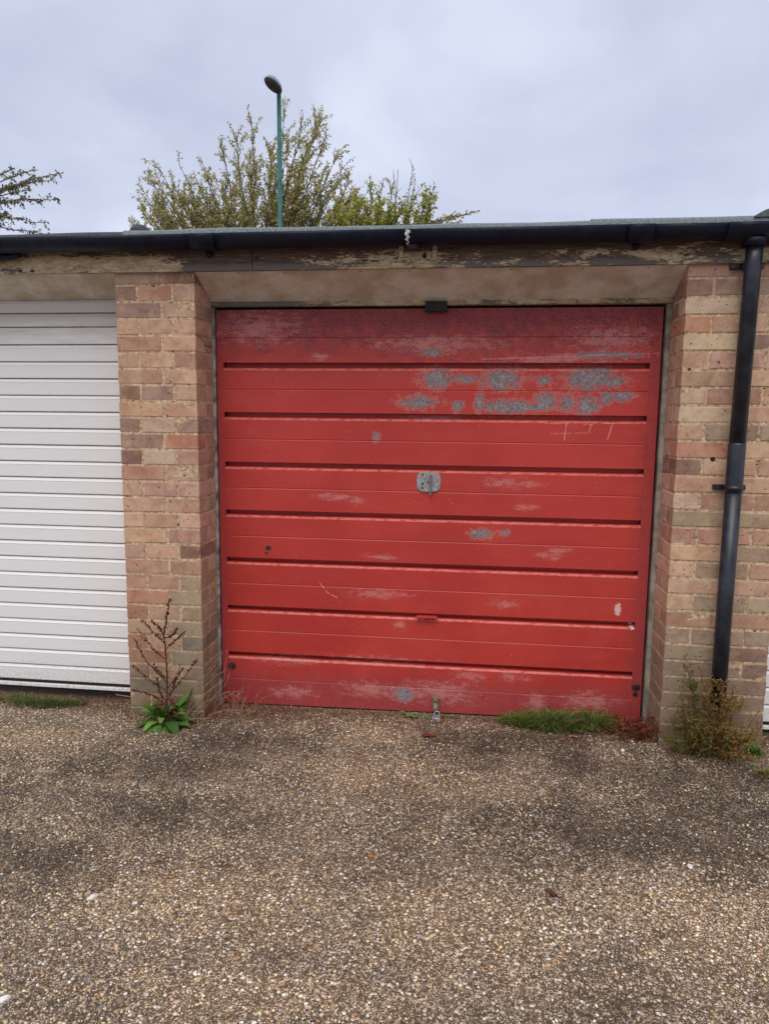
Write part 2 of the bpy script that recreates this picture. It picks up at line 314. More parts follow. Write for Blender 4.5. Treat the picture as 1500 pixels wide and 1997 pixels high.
M = dict(brick=mat_brick(), mortar=mat_mortar(), red=mat_red(), white=mat_white(), grime_shade=mat_grime_shade(),
    fascia=mat_paintwood('peeling_cream_paint', srgb(200, 182, 152), -0.005),
    head=mat_paintwood('peeling_frame_paint', srgb(186, 170, 140), 0.05, 7.0),
    soffit=mat_simple('soffit_paint', srgb(220, 216, 204), srgb(186, 174, 154), 5.0, 0.8, 0.4, dist=0.002),
    jamb=mat_simple('weathered_jamb', srgb(176, 166, 148), srgb(120, 110, 98), 9, 0.8, 0.5),
    jambw=mat_simple('white_metal_jamb', srgb(186, 182, 178), srgb(104, 96, 90), 14, 0.6, 0.3),
    blackp=mat_simple('black_gutter_plastic', (0.003, 0.005, 0.014), (0.008, 0.011, 0.024), 22, 0.5, 0.1, spec=0.25),
    pipe=mat_simple('black_pipe_plastic', (0.005, 0.007, 0.013), (0.022, 0.025, 0.034), 14, 0.36, 0.15, spec=0.5),
    black=mat_simple('black_metal', (0.015, 0.013, 0.014), (0.03, 0.024, 0.024), 30, 0.7, 0.2),
    void=mat_simple('dark_interior', (0.012, 0.010, 0.010), (0.02, 0.018, 0.016), 10, 0.9),
    rubber=mat_simple('rust_black', (0.02, 0.017, 0.016), (0.07, 0.045, 0.03), 60, 0.8, 0.4),
    steel=mat_simple('galvanised_plate', srgb(104, 104, 106), srgb(142, 140, 138), 90, 0.55, 0.3, metal=0.35),
    plate=mat_simple('worn_zinc_plate', srgb(132, 130, 132), srgb(176, 170, 166), 70, 0.6, 0.3, metal=0.15),
    brass=mat_simple('dull_brass', srgb(150, 132, 96), srgb(112, 96, 70), 60, 0.5, 0.3, metal=0.4),
    chrome=mat_simple('scuffed_steel', srgb(190, 188, 190), srgb(120, 116, 118), 70, 0.4, 0.3, metal=0.5),
    felt=mat_simple('roof_felt', srgb(96, 106, 108), srgb(134, 142, 140), 120, 0.95, 0.8, dist=0.003),
    feltdark=mat_simple('dark_roof_felt', srgb(60, 64, 66), srgb(86, 90, 90), 120, 0.95, 0.8, dist=0.003),
    post=mat_simple('green_post_paint', srgb(34, 84, 80), srgb(52, 104, 98), 6, 0.5, 0.1),
    lamptop=mat_simple('lamp_canopy', srgb(150, 160, 156), srgb(120, 130, 126), 8, 0.5),
    lampbowl=mat_simple('lamp_bowl', (0.05, 0.052, 0.056), (0.08, 0.08, 0.085), 12, 0.3),
    streak=mat_simple('white_streak', (0.75, 0.75, 0.72), (0.5, 0.5, 0.48), 60, 0.8, 0.3),
    clip=mat_simple('cream_clip', srgb(206, 188, 158), srgb(170, 150, 122), 40, 0.7, 0.2),
    concrete=mat_simple('render_concrete', (0.30, 0.27, 0.23), (0.2, 0.18, 0.16), 4, 0.9, 0.4),
    leaf=mat_attr('leaf', 0.7, 0.6, 0.15), plant=mat_attr('plant', 0.6, 0.2), stone=mat_attr('stone', 0.75, 0), bark=mat_simple('bark', srgb(122, 108, 92), srgb(96, 84, 72), 20, 0.9, 0.5))

# ------------------------------------------------------------------ ground
def gz(x, y):
    x = np.asarray(x, float); y = np.asarray(y, float)
    z = -0.034 + 0.008 * np.clip(x / 2.1, -0.3, 1.2)
    near = np.clip((y + 0.05) / 0.25, 0, 1); z = z - 0.020 * near * np.clip(1 - x / 2.6, 0, 1)
    z = z + 0.006 * np.sin(x * 2.1 + 0.7) * np.sin(y * 1.7 + 0.3) * np.clip(-y * 2, 0, 1)
    z = z + 0.0022 * np.sin(x * 9.3 + 2 * np.sin(y * 5)) * np.sin(y * 11.1 + 1.2)
    return z
def axis(lo, hi, stepn, far):
    a = list(np.arange(lo, hi + 1e-6, stepn)); s = stepn; L = [lo]; 
    while L[-1] > -far: s *= 1.6; L.append(L[-1] - s)
    s = stepn; Rr = [a[-1]]
    while Rr[-1] < far: s *= 1.6; Rr.append(Rr[-1] + s)
    return np.array(L[1:][::-1] + a + Rr[1:])
DARKQ = [(-0.05, -0.50, .55, .20), (-0.12, -1.13, .42, .13), (2.05, -0.30, .65, .24), (1.55, -0.02, .5, .10), (1.75, -0.75, .55, .24), (0.25, -0.22, .42, .15), (1.25, -1.85, .5, .14), (-.05, -.80, .5, .14), (2.3, -.62, .5, .2)]
PALEQ = [(0.77, -0.06, .40, .11), (0.5, -1.25, .50, .25), (1.3, -1.3, .45, .22), (-0.75, -0.34, .45, .14), (0.8, -1.65, .45, .14), (1.0, -.45, .5, .2), (2.0, -1.2, .4, .25)]
def mat_ground():
    m = NT('exposed_aggregate'); v = m.pos(); warp = m.vm('ADD', v, m.vm('SCALE', m.n('ShaderNodeTexNoise', {'Vector': v, 'Scale': 60.0, 'Detail': 2.0}).outputs[1]))
    for nd in m.t.nodes:
        if nd.type == 'VECT_MATH' and nd.operation == 'SCALE': nd.inputs['Scale'].default_value = 0.010
    vo = m.n('ShaderNodeTexVoronoi', {'Vector': warp, 'Scale': 84.0, 'Randomness': 1.0}); vo2 = m.n('ShaderNodeTexVoronoi', {'Vector': m.vm('ADD', warp, (2.2, 1.1, 0)), 'Scale': 210.0})
    r = m.n('ShaderNodeSeparateColor', {0: vo.outputs['Color']}); r2 = m.n('ShaderNodeSeparateColor', {0: vo2.outputs['Color']})
    stops = [(0.0, srgb(84, 72, 58)), (0.14, srgb(160, 138, 110)), (0.34, srgb(192, 168, 138)), (0.52, srgb(162, 146, 126)), (0.64, srgb(214, 192, 162)), (0.78, srgb(118, 106, 92)), (0.86, srgb(232, 218, 196)), (0.955, srgb(190, 140, 92)), (0.97, srgb(240, 232, 220))]
    c1 = m.ramp(r.outputs[0], stops, 'CONSTANT'); c2 = m.ramp(r2.outputs[0], stops, 'CONSTANT')
    mort_shade = m.mix(m.noise(v, 300, 2, 0.6), srgb(38, 30, 23), srgb(118, 98, 76))  # mortar colour, darkened to carry the tiny shadows between stones
    big = m.step(vo.outputs['Distance'], 0.50, 0.36)
    pick = m.step(r.outputs[1], 0.42, 0.44)
    c = m.mix(m.step(vo2.outputs['Distance'], 0.50, 0.38), mort_shade, m.mix(0.85, mort_shade, c2))
    c = m.mix(m.ma('MULTIPLY', m.ma('MULTIPLY', big, pick), 0.9), c, c1)
    # large stains
    def blob(cx, cy, rx, ry): return m.vm('LENGTH', m.vm('MULTIPLY_ADD', v, (1 / rx, 1 / ry, 0), (-cx / rx, -cy / ry, 0)), out=1)
    n = m.noise(v, 2.4, 5, 0.6, 0.4); n2 = m.noise(v, 9, 4, 0.65)
    d = None
    for q in DARKQ:
        l = blob(*q); d = l if d is None else m.ma('MINIMUM', d, l)
    dm = m.step(m.ma('ADD', d, m.ma('MULTIPLY', m.ma('SUBTRACT', m.ma('ADD', m.ma('MULTIPLY', n, 0.5), m.ma('MULTIPLY', n2, 0.5)), 0.5), -8.5)), 1.7, 0.1)
    c = m.mix(m.ma('MULTIPLY', dm, 0.72), c, m.mix(1.0, c, (0.30, 0.30, 0.31), 'MULTIPLY'))
    c = m.mix(m.ma('MULTIPLY', m.step(m.ma('ADD', m.ma('MULTIPLY', n, 0.5), m.ma('MULTIPLY', m.noise(v, 6, 6, 0.7), 0.5)), 0.48, 0.62), 0.5), c, m.mix(1.0, c, (0.5, 0.48, 0.46), 'MULTIPLY'))
    p = None
    for q in PALEQ:
        l = blob(*q); p = l if p is None else m.ma('MINIMUM', p, l)
    pm = m.step(m.ma('ADD', p, m.ma('MULTIPLY', m.ma('SUBTRACT', n2, 0.5), -2.5)), 1.4, 0.3)
    c = m.mix(m.ma('MULTIPLY', pm, 0.55), c, m.mix(1.0, c, (1.7, 1.58, 1.42), 'MULTIPLY'))
    # soil and leaf mould against the wall
    y = m.n('ShaderNodeSeparateXYZ', {0: v}).outputs[1]
    s = m.step(m.ma('ADD', y, m.ma('MULTIPLY', m.ma('SUBTRACT', n2, 0.5), 0.45)), -0.04, 0.10)
    soil = m.mix(m.noise(v, 140, 4, 0.7), srgb(52, 38, 28), srgb(118, 86, 62))
    gxx = m.n('ShaderNodeSeparateXYZ', {0: v}).outputs[0]
    mid_ = m.ma('MULTIPLY', m.step(gxx, .25, .5), m.step(gxx, 1.55, 1.35))
    s = m.ma('MULTIPLY', s, m.ma('SUBTRACT', 1.0, m.ma('MULTIPLY', mid_, 0.75)))
    c = m.mix(m.ma('MULTIPLY', s, 0.8), c, soil)
    hgt = m.ma('ADD', m.ma('MULTIPLY', m.ma('MULTIPLY', m.step(vo.outputs['Distance'], 0.55, 0.1), pick), 1.0), m.ma('MULTIPLY', m.step(vo2.outputs['Distance'], 0.55, 0.1), 0.45))
    nm = m.bump(hgt, 0.004, 0.9); 
    return m.out(c, 0.85, nm, spec=0.25)
gx = axis(-2.6, 4.6, 0.03, 400); gy = axis(-3.4, 0.6, 0.03, 400)
X, Y = np.meshgrid(gx, gy); Zg = gz(X, Y); far = (np.abs(X) > 8) | (np.abs(Y) > 8); Zg[far] = -0.035
V = np.stack([X, Y, Zg], -1).reshape(-1, 3); nx, ny = len(gx), len(gy)
i = np.arange(nx * ny).reshape(ny, nx); Fq = np.stack([i[:-1, :-1], i[:-1, 1:], i[1:, 1:], i[1:, :-1]], -1).reshape(-1, 4)
gr = link('ground', np_mesh('ground', V, Fq, smooth=True), mat_ground()); gr['kind'] = 'structure'

# loose and embedded stones of the aggregate (one mass nobody could count)
def stones(n, xr, yr, smin, smax, sink, pal, wts, name):
    base = np.array([(0, 0, 1), (1, 0, 0), (0, 1, 0), (-1, 0, 0), (0, -1, 0), (.72, .72, .55), (-.72, .72, .55), (-.72, -.72, .55), (.72, -.72, .55)], float)
    fc = np.array([(0, 5, 6), (0, 6, 7), (0, 7, 8), (0, 8, 5), (5, 1, 2), (6, 2, 3), (7, 3, 4), (8, 4, 1), (5, 2, 6), (6, 3, 7), (7, 4, 8), (8, 1, 5)])
    # uneven density: patches
    P = []
    while len(P) < n:
        x = rng.uniform(*xr); y = rng.uniform(*yr)
        if abs(x - 1.05 + .12 * y) > .35 + .62 * (y + 3.23): continue
        if rng.random() < 0.25 + 1.1 * max(0, mnoise.noise((x * 2.2, y * 3.1, 4.0)) + 0.35): P.append((x, y))
    P = np.array(P); s = rng.uniform(0, 1, n) ** 2.4 * (smax - smin) + smin
    sc = np.stack([s * rng.uniform(.7, 1.35, n), s * rng.uniform(.7, 1.2, n), s * rng.uniform(.45, .8, n)], -1)
    jit = rng.uniform(.72, 1.2, (n, 9, 1)); A = base[None] * jit * sc[:, None]
    th = rng.uniform(0, 2 * np.pi, n); c, s_ = np.cos(th)[:, None], np.sin(th)[:, None]
    tilt = rng.normal(0, .3, n)[:, None]
    x = A[..., 0] * c - A[..., 1] * s_; y = A[..., 0] * s_ + A[..., 1] * c; z = A[..., 2] + x * tilt
    V = np.stack([x + P[:, :1], y + P[:, 1:], z + (gz(P[:, 0], P[:, 1]) - sink * sc[:, 2])[:, None]], -1).reshape(-1, 3)
    Fc = (fc[None] + (np.arange(n) * 9)[:, None, None]).reshape(-1, 3)
    ci = rng.choice(len(pal), n, p=np.array(wts) / sum(wts)); colr = np.array(pal)[ci] * rng.uniform(.75, 1.15, (n, 1))
    dk_ = np.full(n, 9.0)
    for cx, cy, rx, ry in DARKQ: dk_ = np.minimum(dk_, np.hypot((P[:, 0] - cx) / rx, (P[:, 1] - cy) / ry))
    nz = np.array([mnoise.noise((a * 5, b * 5, 1.0)) + .7 * mnoise.noise((a * 12, b * 14, 7.0)) + .5 * mnoise.noise((a * 30, b * 30, 3.0)) for a, b in P])
    stain = np.clip((1.1 - dk_ + nz * 1.6) / 1.3, 0, 1)[:, None]; colr = colr * (1 - .5 * stain)
    pk_ = np.full(n, 9.0)
    for cx, cy, rx, ry in PALEQ: pk_ = np.minimum(pk_, np.hypot((P[:, 0] - cx) / rx, (P[:, 1] - cy) / ry))
    colr = colr * (1 + .25 * np.clip(1.2 - pk_ + nz * .6, 0, 1)[:, None]); colr = np.minimum(colr, .85)
    o = link(name, np_mesh(name, V, Fc, np.repeat(colr, 9, 0)), M['stone']); o['kind'] = 'stuff'
    return o
pal = [srgb(222, 204, 174), srgb(190, 164, 130), srgb(150, 130, 106), srgb(90, 78, 64), srgb(236, 228, 212), srgb(196, 140, 78), srgb(178, 96, 58), srgb(142, 138, 140), srgb(212, 188, 130)]
o = stones(80000, (-1.7, 3.4), (-2.1, 0.16), 0.0015, 0.0056, 0.15, pal, [16, 28, 22, 22, 4, 1.6, .8, 8, 2.5], 'gravel_aggregate')
tag(o, 'fine mixed flint stones exposed in the worn driveway surface', 'gravel')

# ------------------------------------------------------------------ brick piers
PAL = dict(t=srgb(204, 168, 138), p=srgb(198, 162, 138), c=srgb(206, 180, 152), u=srgb(166, 138, 122), b=srgb(156, 124, 106), r=srgb(190, 150, 126), o=srgb(194, 144, 116), g=srgb(172, 150, 124), d=srgb(138, 126, 110), m=srgb(186, 154, 128))
BC = {}
def brick_mesh(L, D, var):
    k = (round(L, 3), round(D, 3), var)
    if k in BC: return BC[k]
    rr = random.Random(hash(k) % 9999); bm = bmesh.new(); H = 0.0655
    add_box(bm, 0, L, 0, D, 0, H, 0.0028)
    for v in bm.verts:
        v.co += Vector((rr.uniform(-1, 1) * .0014, rr.uniform(-1, 1) * .0012, rr.uniform(-1, 1) * .0014))
    if var % 3 == 0:   # a knocked corner
        c = Vector((rr.choice((0, L)), 0, rr.choice((0, H))))
        for v in bm.verts:
            if (v.co - c).length < .012: v.co += (Vector((L / 2, D / 2, H / 2)) - v.co).normalized() * rr.uniform(.002, .007)
    bmesh.ops.recalc_face_normals(bm, faces=bm.faces)
    me = bpy.data.meshes.new('brick'); bm.to_mesh(me); bm.free(); me.materials.append(M['brick']); BC[k] = me
    return me
def Zk(k): return (28 - k) * 0.075
def put_brick(parent, x0, y0, k, L, D, code):
    o = bpy.data.objects.new('brick', brick_mesh(L, D, random.randrange(6))); COL.objects.link(o); o.parent = parent
    o.location = Vector((x0 + random.gauss(0, .0008), y0 + random.uniform(-.0012, .0018), Zk(k) + .0048 + random.gauss(0, .0006))) - parent.location
    o.rotation_euler = (0, random.gauss(0, .004), random.gauss(0, .003))
    c = PAL[code]; f = random.uniform(.9, 1.1); o.color = (c[0] * f, c[1] * f * random.uniform(.96, 1.04), c[2] * f * random.uniform(.94, 1.05), 1)
XR = 2.148
lp = thing('brick_pier', 'narrow brick pier between the white shutter and the red garage door', 'brick pier', (-.19, .1, -.03))
LROWS = ['ub', 'urp', 'up', 'ttp', 'rt', 'rtp', 'mt', 'but', 'tt', 'bcu', 'uo', 'bcr', 'rp', 'ppp', 'tr', 'trt', 'tr', 'ptb', 'rr', 'rrg', 'og', 'otg', 'tg', 'otd', 'og', 'gtg', 'dg', 'ggg', 'ddd']
sidec = 'bbugmurgmtrubtgrtgmgtrgtgggdd'
for k in range(1, 30):
    row = LROWS[k - 1]; sc_ = sidec[k - 1]
    if k % 2:
        put_brick(lp, -.381, 0, k, .215, .1025, row[0]); put_brick(lp, -.156, 0, k, .156, .1025, row[1])
        put_brick(lp, -.215, .1125, k, .215, .1025, sc_)
        put_brick(lp, -.381, .1125, k, .156, .1025, random.choice('tpr'))
    else:
        put_brick(lp, -.381, 0, k, .1025, .215, row[0]); put_brick(lp, -.2685, 0, k, .156, .1025, row[1]); put_brick(lp, -.1025, 0, k, .1025, .215, row[2])
box('mortar', -.3782, -.0028, .0028, .225, -.15, 2.12, M['mortar'], lp, off=lp.location)
rp = thing('brick_pier', 'wider brick pier with the black downpipe, right of the red garage door', 'brick pier', (2.37, .1, -.03))
RROWS = ['rr', 'buu', 'cp', 'otp', 'cu', 'ppp', 'mt', 'crt', 'ct', 'tgg', 'ot', 'btr', 'rt', 'crr', 'gg', 'rrt', 'tg', 'tgr', 'tt', 'tgg', 'rr', 'ggg', 'gb', 'gub', 'gu', 'ubu', 'gu', 'bbb', 'ddd']
for k in range(1, 30):
    row = RROWS[k - 1]; sc_ = 'rrbrprprpoprprpororptrrtgtggd'[k - 1]
    if k % 2:
        put_brick(rp, XR, 0, k, .215, .1025, row[0]); put_brick(rp, XR + .225, 0, k, .217, .1025, row[1])
        put_brick(rp, XR, .1125, k, .215, .1025, sc_)
    else:
        put_brick(rp, XR, 0, k, .1025, .215, row[0]); put_brick(rp, XR + .1125, 0, k, .215, .1025, row[1]); put_brick(rp, XR + .3375, 0, k, .1045, .215, row[2])
box('mortar', XR + .0028, XR + .4392, .0028, .225, -.15, 2.12, M['mortar'], rp, off=rp.location)

# ------------------------------------------------------------------ party walls + back wall behind the doors
for x0, x1, lb in ((-.30, -.08, 'plain rendered party wall running back behind the narrow brick pier'), (XR + .1, XR + .34, 'plain rendered party wall running back behind the wider brick pier')):
    tag(box('party_wall', x0, x1, .235, 5.1, -.1, 2.2, M['concrete']), lb, 'wall')
tag(box('back_wall', -3.2, 5.0, 5.1, 5.3, -.1, 2.2, M['concrete']), 'plain rendered rear wall closing the row of garages', 'wall')

# ------------------------------------------------------------------ red garage door
door = thing('garage_door', 'red up-and-over metal garage door with flaking paint', 'garage door', (1.066, .232, -.04))
DY = .232; DX0, DX1 = .014, 2.117; SX0, SX1 = .046, 2.070      # stiles outside SX0..SX1
groove = [1.694, 1.454, 1.209, .968, .725, .475, .229]; mids = [1.812, 1.565, 1.322, 1.080, .836, .592, .345, .088]
def bot(x): return -.046 + .024 * (x / 2.1)
dl = door.location
def dpanel(prof, x0=SX0, x1=SX1):
    bm = bmesh.new(); n = 24
    cols = []
    for q in range(n + 1):
        x = x0 + (x1 - x0) * q / n
        cols.append([bm.verts.new((x - dl[0], y + .0012 * math.sin(x * 2.3 + z * 5) - dl[1], (z if z is not None else bot(x)) - dl[2])) if z is not None else bm.verts.new((x - dl[0], y - dl[1], bot(x) - dl[2])) for y, z in prof])
    for a, b in zip(cols, cols[1:]):
        for j in range(len(prof) - 1): bm.faces.new((a[j], b[j], b[j + 1], a[j + 1]))
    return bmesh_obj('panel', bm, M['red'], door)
tops = [1.945] + [g_ - .030 for g_ in groove]; bots = groove + [None]
for s_ in range(8):
    zt, mz, zb = tops[s_], mids[s_], bots[s_]
    # upper board: from lit chamfer lip down to the fine step
    if s_ == 0: up = [(DY + .03, zt), (DY, zt)]
    else: up = [(DY + .026, zt + .010), (DY + .009, zt + .004), (DY + .001, zt - .003), (DY, zt - .006)]
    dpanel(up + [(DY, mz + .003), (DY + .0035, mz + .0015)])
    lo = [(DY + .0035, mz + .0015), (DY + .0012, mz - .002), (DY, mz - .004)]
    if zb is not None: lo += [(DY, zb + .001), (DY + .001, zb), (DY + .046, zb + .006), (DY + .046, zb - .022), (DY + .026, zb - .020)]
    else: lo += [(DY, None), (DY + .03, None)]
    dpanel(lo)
for a, b in ((DX0, SX0), (SX1, DX1)):
    bm = bmesh.new()
    vs_ = [bm.verts.new((x - dl[0], y - dl[1], z - dl[2])) for x in (a, b) for y in (DY - .0005, DY + .03) for z in (bot(x), 1.945)]
    for q in ((0, 1, 3, 2), (4, 6, 7, 5), (0, 4, 5, 1), (2, 3, 7, 6), (0, 2, 6, 4), (1, 5, 7, 3)): bm.faces.new([vs_[t] for t in q])
    bmesh.ops.bevel(bm, geom=list(bm.edges), offset=.0015, segments=1, affect='EDGES')
    bmesh_obj('stile', bm, M['red'], door)
def disc(name, x, z, y, rx, rz, th, mat, parent, n=28, power=2.0):
    bm = bmesh.new(); ring = []
    for q in range(n):
        t = 2 * math.pi * q / n; c, s__ = math.cos(t), math.sin(t)
        ring.append((rx * math.copysign(abs(c) ** (2 / power), c), rz * math.copysign(abs(s__) ** (2 / power), s__)))
    L0 = Vector(parent.location) if parent is not None else Vector((0, 0, 0))
    a = [bm.verts.new(Vector((x + p_, y, z + q_)) - L0) for p_, q_ in ring]; b = [bm.verts.new(Vector((x + p_ * .93, y - th, z + q_ * .93)) - L0) for p_, q_ in ring]
    for q in range(n): bm.faces.new((a[q], a[(q + 1) % n], b[(q + 1) % n], b[q]))
    bm.faces.new(b); return bmesh_obj(name, bm, mat, parent)
lk = disc('lock_plate', 1.067, 1.128, DY, .060, .050, .006, M['plate'], door, power=3.4)
def pbox(name, x0, x1, y0, y1, z0, z1, mat, parent, bev=.001, root=None):
    return box(name, x0, x1, y0, y1, z0, z1, mat, parent, bev, off=root or dl)
pbox('lock_handle', 1.071, 1.081, DY - .022, DY - .006, 1.065, 1.165, M['steel'], lk)
pbox('handle_boss', 1.060, 1.086, DY - .014, DY - .006, 1.128, 1.138, M['steel'], lk)
for zz in (1.165, 1.120, 1.100):
    pbox('screw', 1.034, 1.042, DY - .010, DY - .006, zz - .004, zz + .004, M['rubber'], lk)
pbox('pull_handle', 1.020, 1.122, DY - .030, DY, .459, .466, M['red'], door)
kh = disc('keyhole', .266, .778, DY, .017, .014, .0015, M['rubber'], door, power=1.6)
disc('keyhole', .256, .752, DY, .007, .010, .0012, M['rubber'], door, power=2)
for x_, z_ in ((.066, .152), (2.090, .152), (2.088, .118)):
    q = disc('corner_bolt', x_, z_, DY, .021 if z_ > .13 else .013, .018 if z_ > .13 else .012, .004, M['rubber'], door)
    disc('bolt_hole', x_, z_, DY - .004, .009, .009, .002, M['black'], door)
hs = pbox('hasp', 1.106, 1.140, DY - .016, DY, -.075 + .05, .052, M['brass'], door, .002)
pbox('hasp_knuckle', 1.110, 1.136, DY - .026, DY - .016, .030, .044, M['brass'], hs, .002)
pbox('hasp_slot', 1.114, 1.132, DY - .019, DY - .016, -.008, .024, M['jamb'], hs, .001)

# frame round the red door
fr = thing('door_frame', 'pale timber frame with peeling paint around the red garage door', 'door frame', (1.07, .23, -.04))
fl = fr.location
box('frame_head', .0, XR, .207, .26, 1.957, 1.985, M['head'], fr, .002, off=fl)
box('frame_jamb', -.004, .0085, .224, .27, -.06, 1.956, M['jambw'], fr, .001, off=fl)
box('frame_jamb', 2.128, XR + .002, .2165, .27, -.06, 1.956, M['jamb'], fr, .001, off=fl)
box('latch_keeper', 1.037, 1.140, .186, .215, 1.925, 1.972, M['black'], fr, .002, off=fl)
box('frame_backing', -.03, XR + .03, .31, .325, -.1, 2.05, M['void'], fr, 0, off=fl)
# threshold strip under the door
# padlock on the ground in front of the hasp
pk = thing('padlock', 'small steel padlock and staple on the ground under the red door', 'padlock', (1.130, .165, -.045))
box('padlock_body', 1.112, 1.152, .120, .160, -.050, -.016, M['chrome'], pk, .005, off=pk.location, seg=2)
bm = bmesh.new(); add_tube(bm, [Vector(p) - pk.location for p in ((1.119, .160, -.032), (1.119, .195, -.024), (1.123, .208, -.020), (1.141, .208, -.020), (1.145, .195, -.024), (1.145, .160, -.032))], .0045, 8)
bmesh_obj('shackle', bm, M['chrome'], pk, True)
box('staple_plate', 1.108, 1.146, .172, .222, -.053, -.036, M['chrome'], pk, .002, off=pk.location)
box('keyway', 1.120, 1.146, .1185, .1225, -.042, -.036, M['black'], pk, .0005, off=pk.location)

# ------------------------------------------------------------------ white roller shutters
SZ = [1.999, 1.934, 1.867, 1.781, 1.697, 1.614, 1.531, 1.448, 1.365, 1.282, 1.199, 1.116, 1.033, .950, .867, .784, .700, .616, .532, .448, .364, .281, .199, .115, .030]
def slat_profile(h, y=0.0):
    # from the top groove down: dark groove, curved lip, flat face, undercut
    return [(y + .0105, h - .0040), (y + .0065, h - .0062), (y + .003, h - .013), (y + .0005, h - .0165), (y - .0012, h - .019), (y, h - .022), (y, .004), (y + .001, .0012), (y + .003, 0.0), (y + .011, 0.002)]
def shutter(name, lbl, x0, x1, group=None):
    t = thing(name, lbl, 'garage door', ((x0 + x1) / 2, .2, -.02), group); cache = {}
    for a, b in zip(SZ, SZ[1:]):
        h = round(a - b, 3)
        if h not in cache:
            bm = bmesh.new(); add_profile(bm, slat_profile(h), (x0 - x1) / 2, (x1 - x0) / 2, caps=False)
            me = bpy.data.meshes.new('slat'); bmesh.ops.recalc_face_normals(bm, faces=bm.faces); bm.to_mesh(me); bm.free(); me.materials.append(M['white']); cache[h] = me
        o = bpy.data.objects.new('slat', cache[h]); COL.objects.link(o); o.parent = t; o.location = (0, random.uniform(-.0006, .0006), b - t.location[2]); o.rotation_euler = (0, random.gauss(0, .0006), 0)
    bm = bmesh.new(); L0 = t.location
    add_profile(bm, [(.008, .012 - L0[2]), (-.006, .014 - L0[2]), (-.008, .010 - L0[2]), (-.008, -.004 - L0[2]), (.008, -.006 - L0[2])], (x0 - x1) / 2, (x1 - x0) / 2)
    bmesh_obj('bottom_rail', bm, M['white'], t)
    box('shutter_backing', x0, x1, .2125, .23, -.02, 2.02, M['grime_shade'], t, 0, off=L0)
    return t
shutter('roller_shutter', 'white slatted garage shutter left of the narrow brick pier', -2.50, -.384)
shutter('roller_shutter', 'sliver of a white garage door at the right photo edge', XR + .447, XR + 2.5)

# ------------------------------------------------------------------ soffit boards, fascia, roof, gutter, pipe
def soffit(x0, x1, y1, z1, lbl):
    L0 = Vector(((x0 + x1) / 2, .1, 2.04)); bm = bmesh.new()
    pr = [(-.001, 2.0795), (y1, z1), (y1 + .01, z1 + .012), (.008, 2.094)]
    add_profile(bm, [(y - L0[1], z - L0[2]) for y, z in pr], x0 - L0[0], x1 - L0[0], closed=True, caps=True)
    o = bmesh_obj('soffit_board', bm, M['soffit']); o.location = L0; return tag(o, lbl, 'soffit')
s1 = soffit(.001, XR - .001, .222, 1.973, 'sloping beige soffit board above the red garage door')
soffit(-2.5, -.382, .21, 1.996, 'sloping beige soffit board above the white shutter on the left')
soffit(XR + .446, XR + 2.5, .21, 1.996, 'beige soffit board above the white door at the right edge')
s1l = s1.location
for x in (.42, .76, .98, 1.13, 1.42, 1.72, 1.99, .21):
    o = disc('nail_head', x, 0, 0, .0035, .0035, .001, M['rubber'], None, 10); o.parent = s1
    o.location = Vector((0, .012, 2.0735)) - s1l; o.rotation_euler = (math.radians(62), 0, 0); 
fa = thing('fascia_board', 'long fascia board with flaking cream paint under the gutter', 'fascia', (1, -.01, 2.08))
fal = fa.location
for a, b in ((-3.0, .2785), (.2805, 2.405), (2.407, 4.7)):
    dz = 0.0 if a < 2.4 else .002
    box('board', a, b, -.021, -.001, 2.078 + dz, 2.205, M['fascia'], fa, .0015, off=fal)
for x in (.945, 1.090):
    c = box('clip', x - .009, x + .009, -.029, -.0215, 2.112, 2.180, M['clip'], fa, .001, off=fal)
    for zz in (2.120, 2.152): 
        o = disc('clip_screw', x, zz, -.0292, .0032, .0032, .0015, M['rubber'], fa, 10)
disc('knot_hole', 1.047, 2.128, -.0212, .0095, .0125, .0008, M['black'], fa, 14)
for x, zz in ((-.83, 2.092), (-.77, 2.090), (.10, 2.15), (.30, 2.13)): disc('knot_hole', x, zz, -.0212, .013, .006, .0008, M['rubber'], fa, 12, 1.6)
rf = thing('roof', 'flat grey felt roof of the garage row seen edge-on', 'roof', (1, 2.4, 2.2))
rl = rf.location
box('roof_deck', -3.0, 4.7, -.0005, 5.35, 2.206, 2.232, M['concrete'], rf, 0, off=rl)
def felt(x0, x1, mat, top, n):
    bm = bmesh.new(); rows = []
    prof = [(-.052, 2.188), (-.054, 2.226), (-.050, top - .012), (-.036, top - .002), (-.012, top), (5.36, top - .03)]
    for q in range(n + 1):
        x = x0 + (x1 - x0) * q / n; a = mnoise.noise((x * 3.0, 0, 0)) * .0045; c = mnoise.noise((x * 9.0, 5, 0)) * .003
        rows.append([bm.verts.new((x - rl[0], y + (c if j < 3 else 0) - rl[1], z + (a if j < 5 else 0) + (c * .8 if j == 0 else 0) - rl[2])) for j, (y, z) in enumerate(prof)])
    for a, b in zip(rows, rows[1:]):
        for j in range(len(prof) - 1): bm.faces.new((a[j], b[j], b[j + 1], a[j + 1]))
    return bmesh_obj('felt_sheet', bm, mat, rf, True)
felt(-3.0, -.29, M['feltdark'], 2.253, 80); felt(-.31, .62, M['felt'], 2.259, 40); felt(.61, 1.75, M['felt'], 2.256, 40); felt(1.74, 4.7, M['felt'], 2.262, 80)
bm = bmesh.new()
pr = [(2.375, 2.255), (2.395, 2.268), (2.43, 2.287), (2.47, 2.300), (2.56, 2.304), (2.62, 2.285), (2.64, 2.255)]
n_ = 6; rows = []
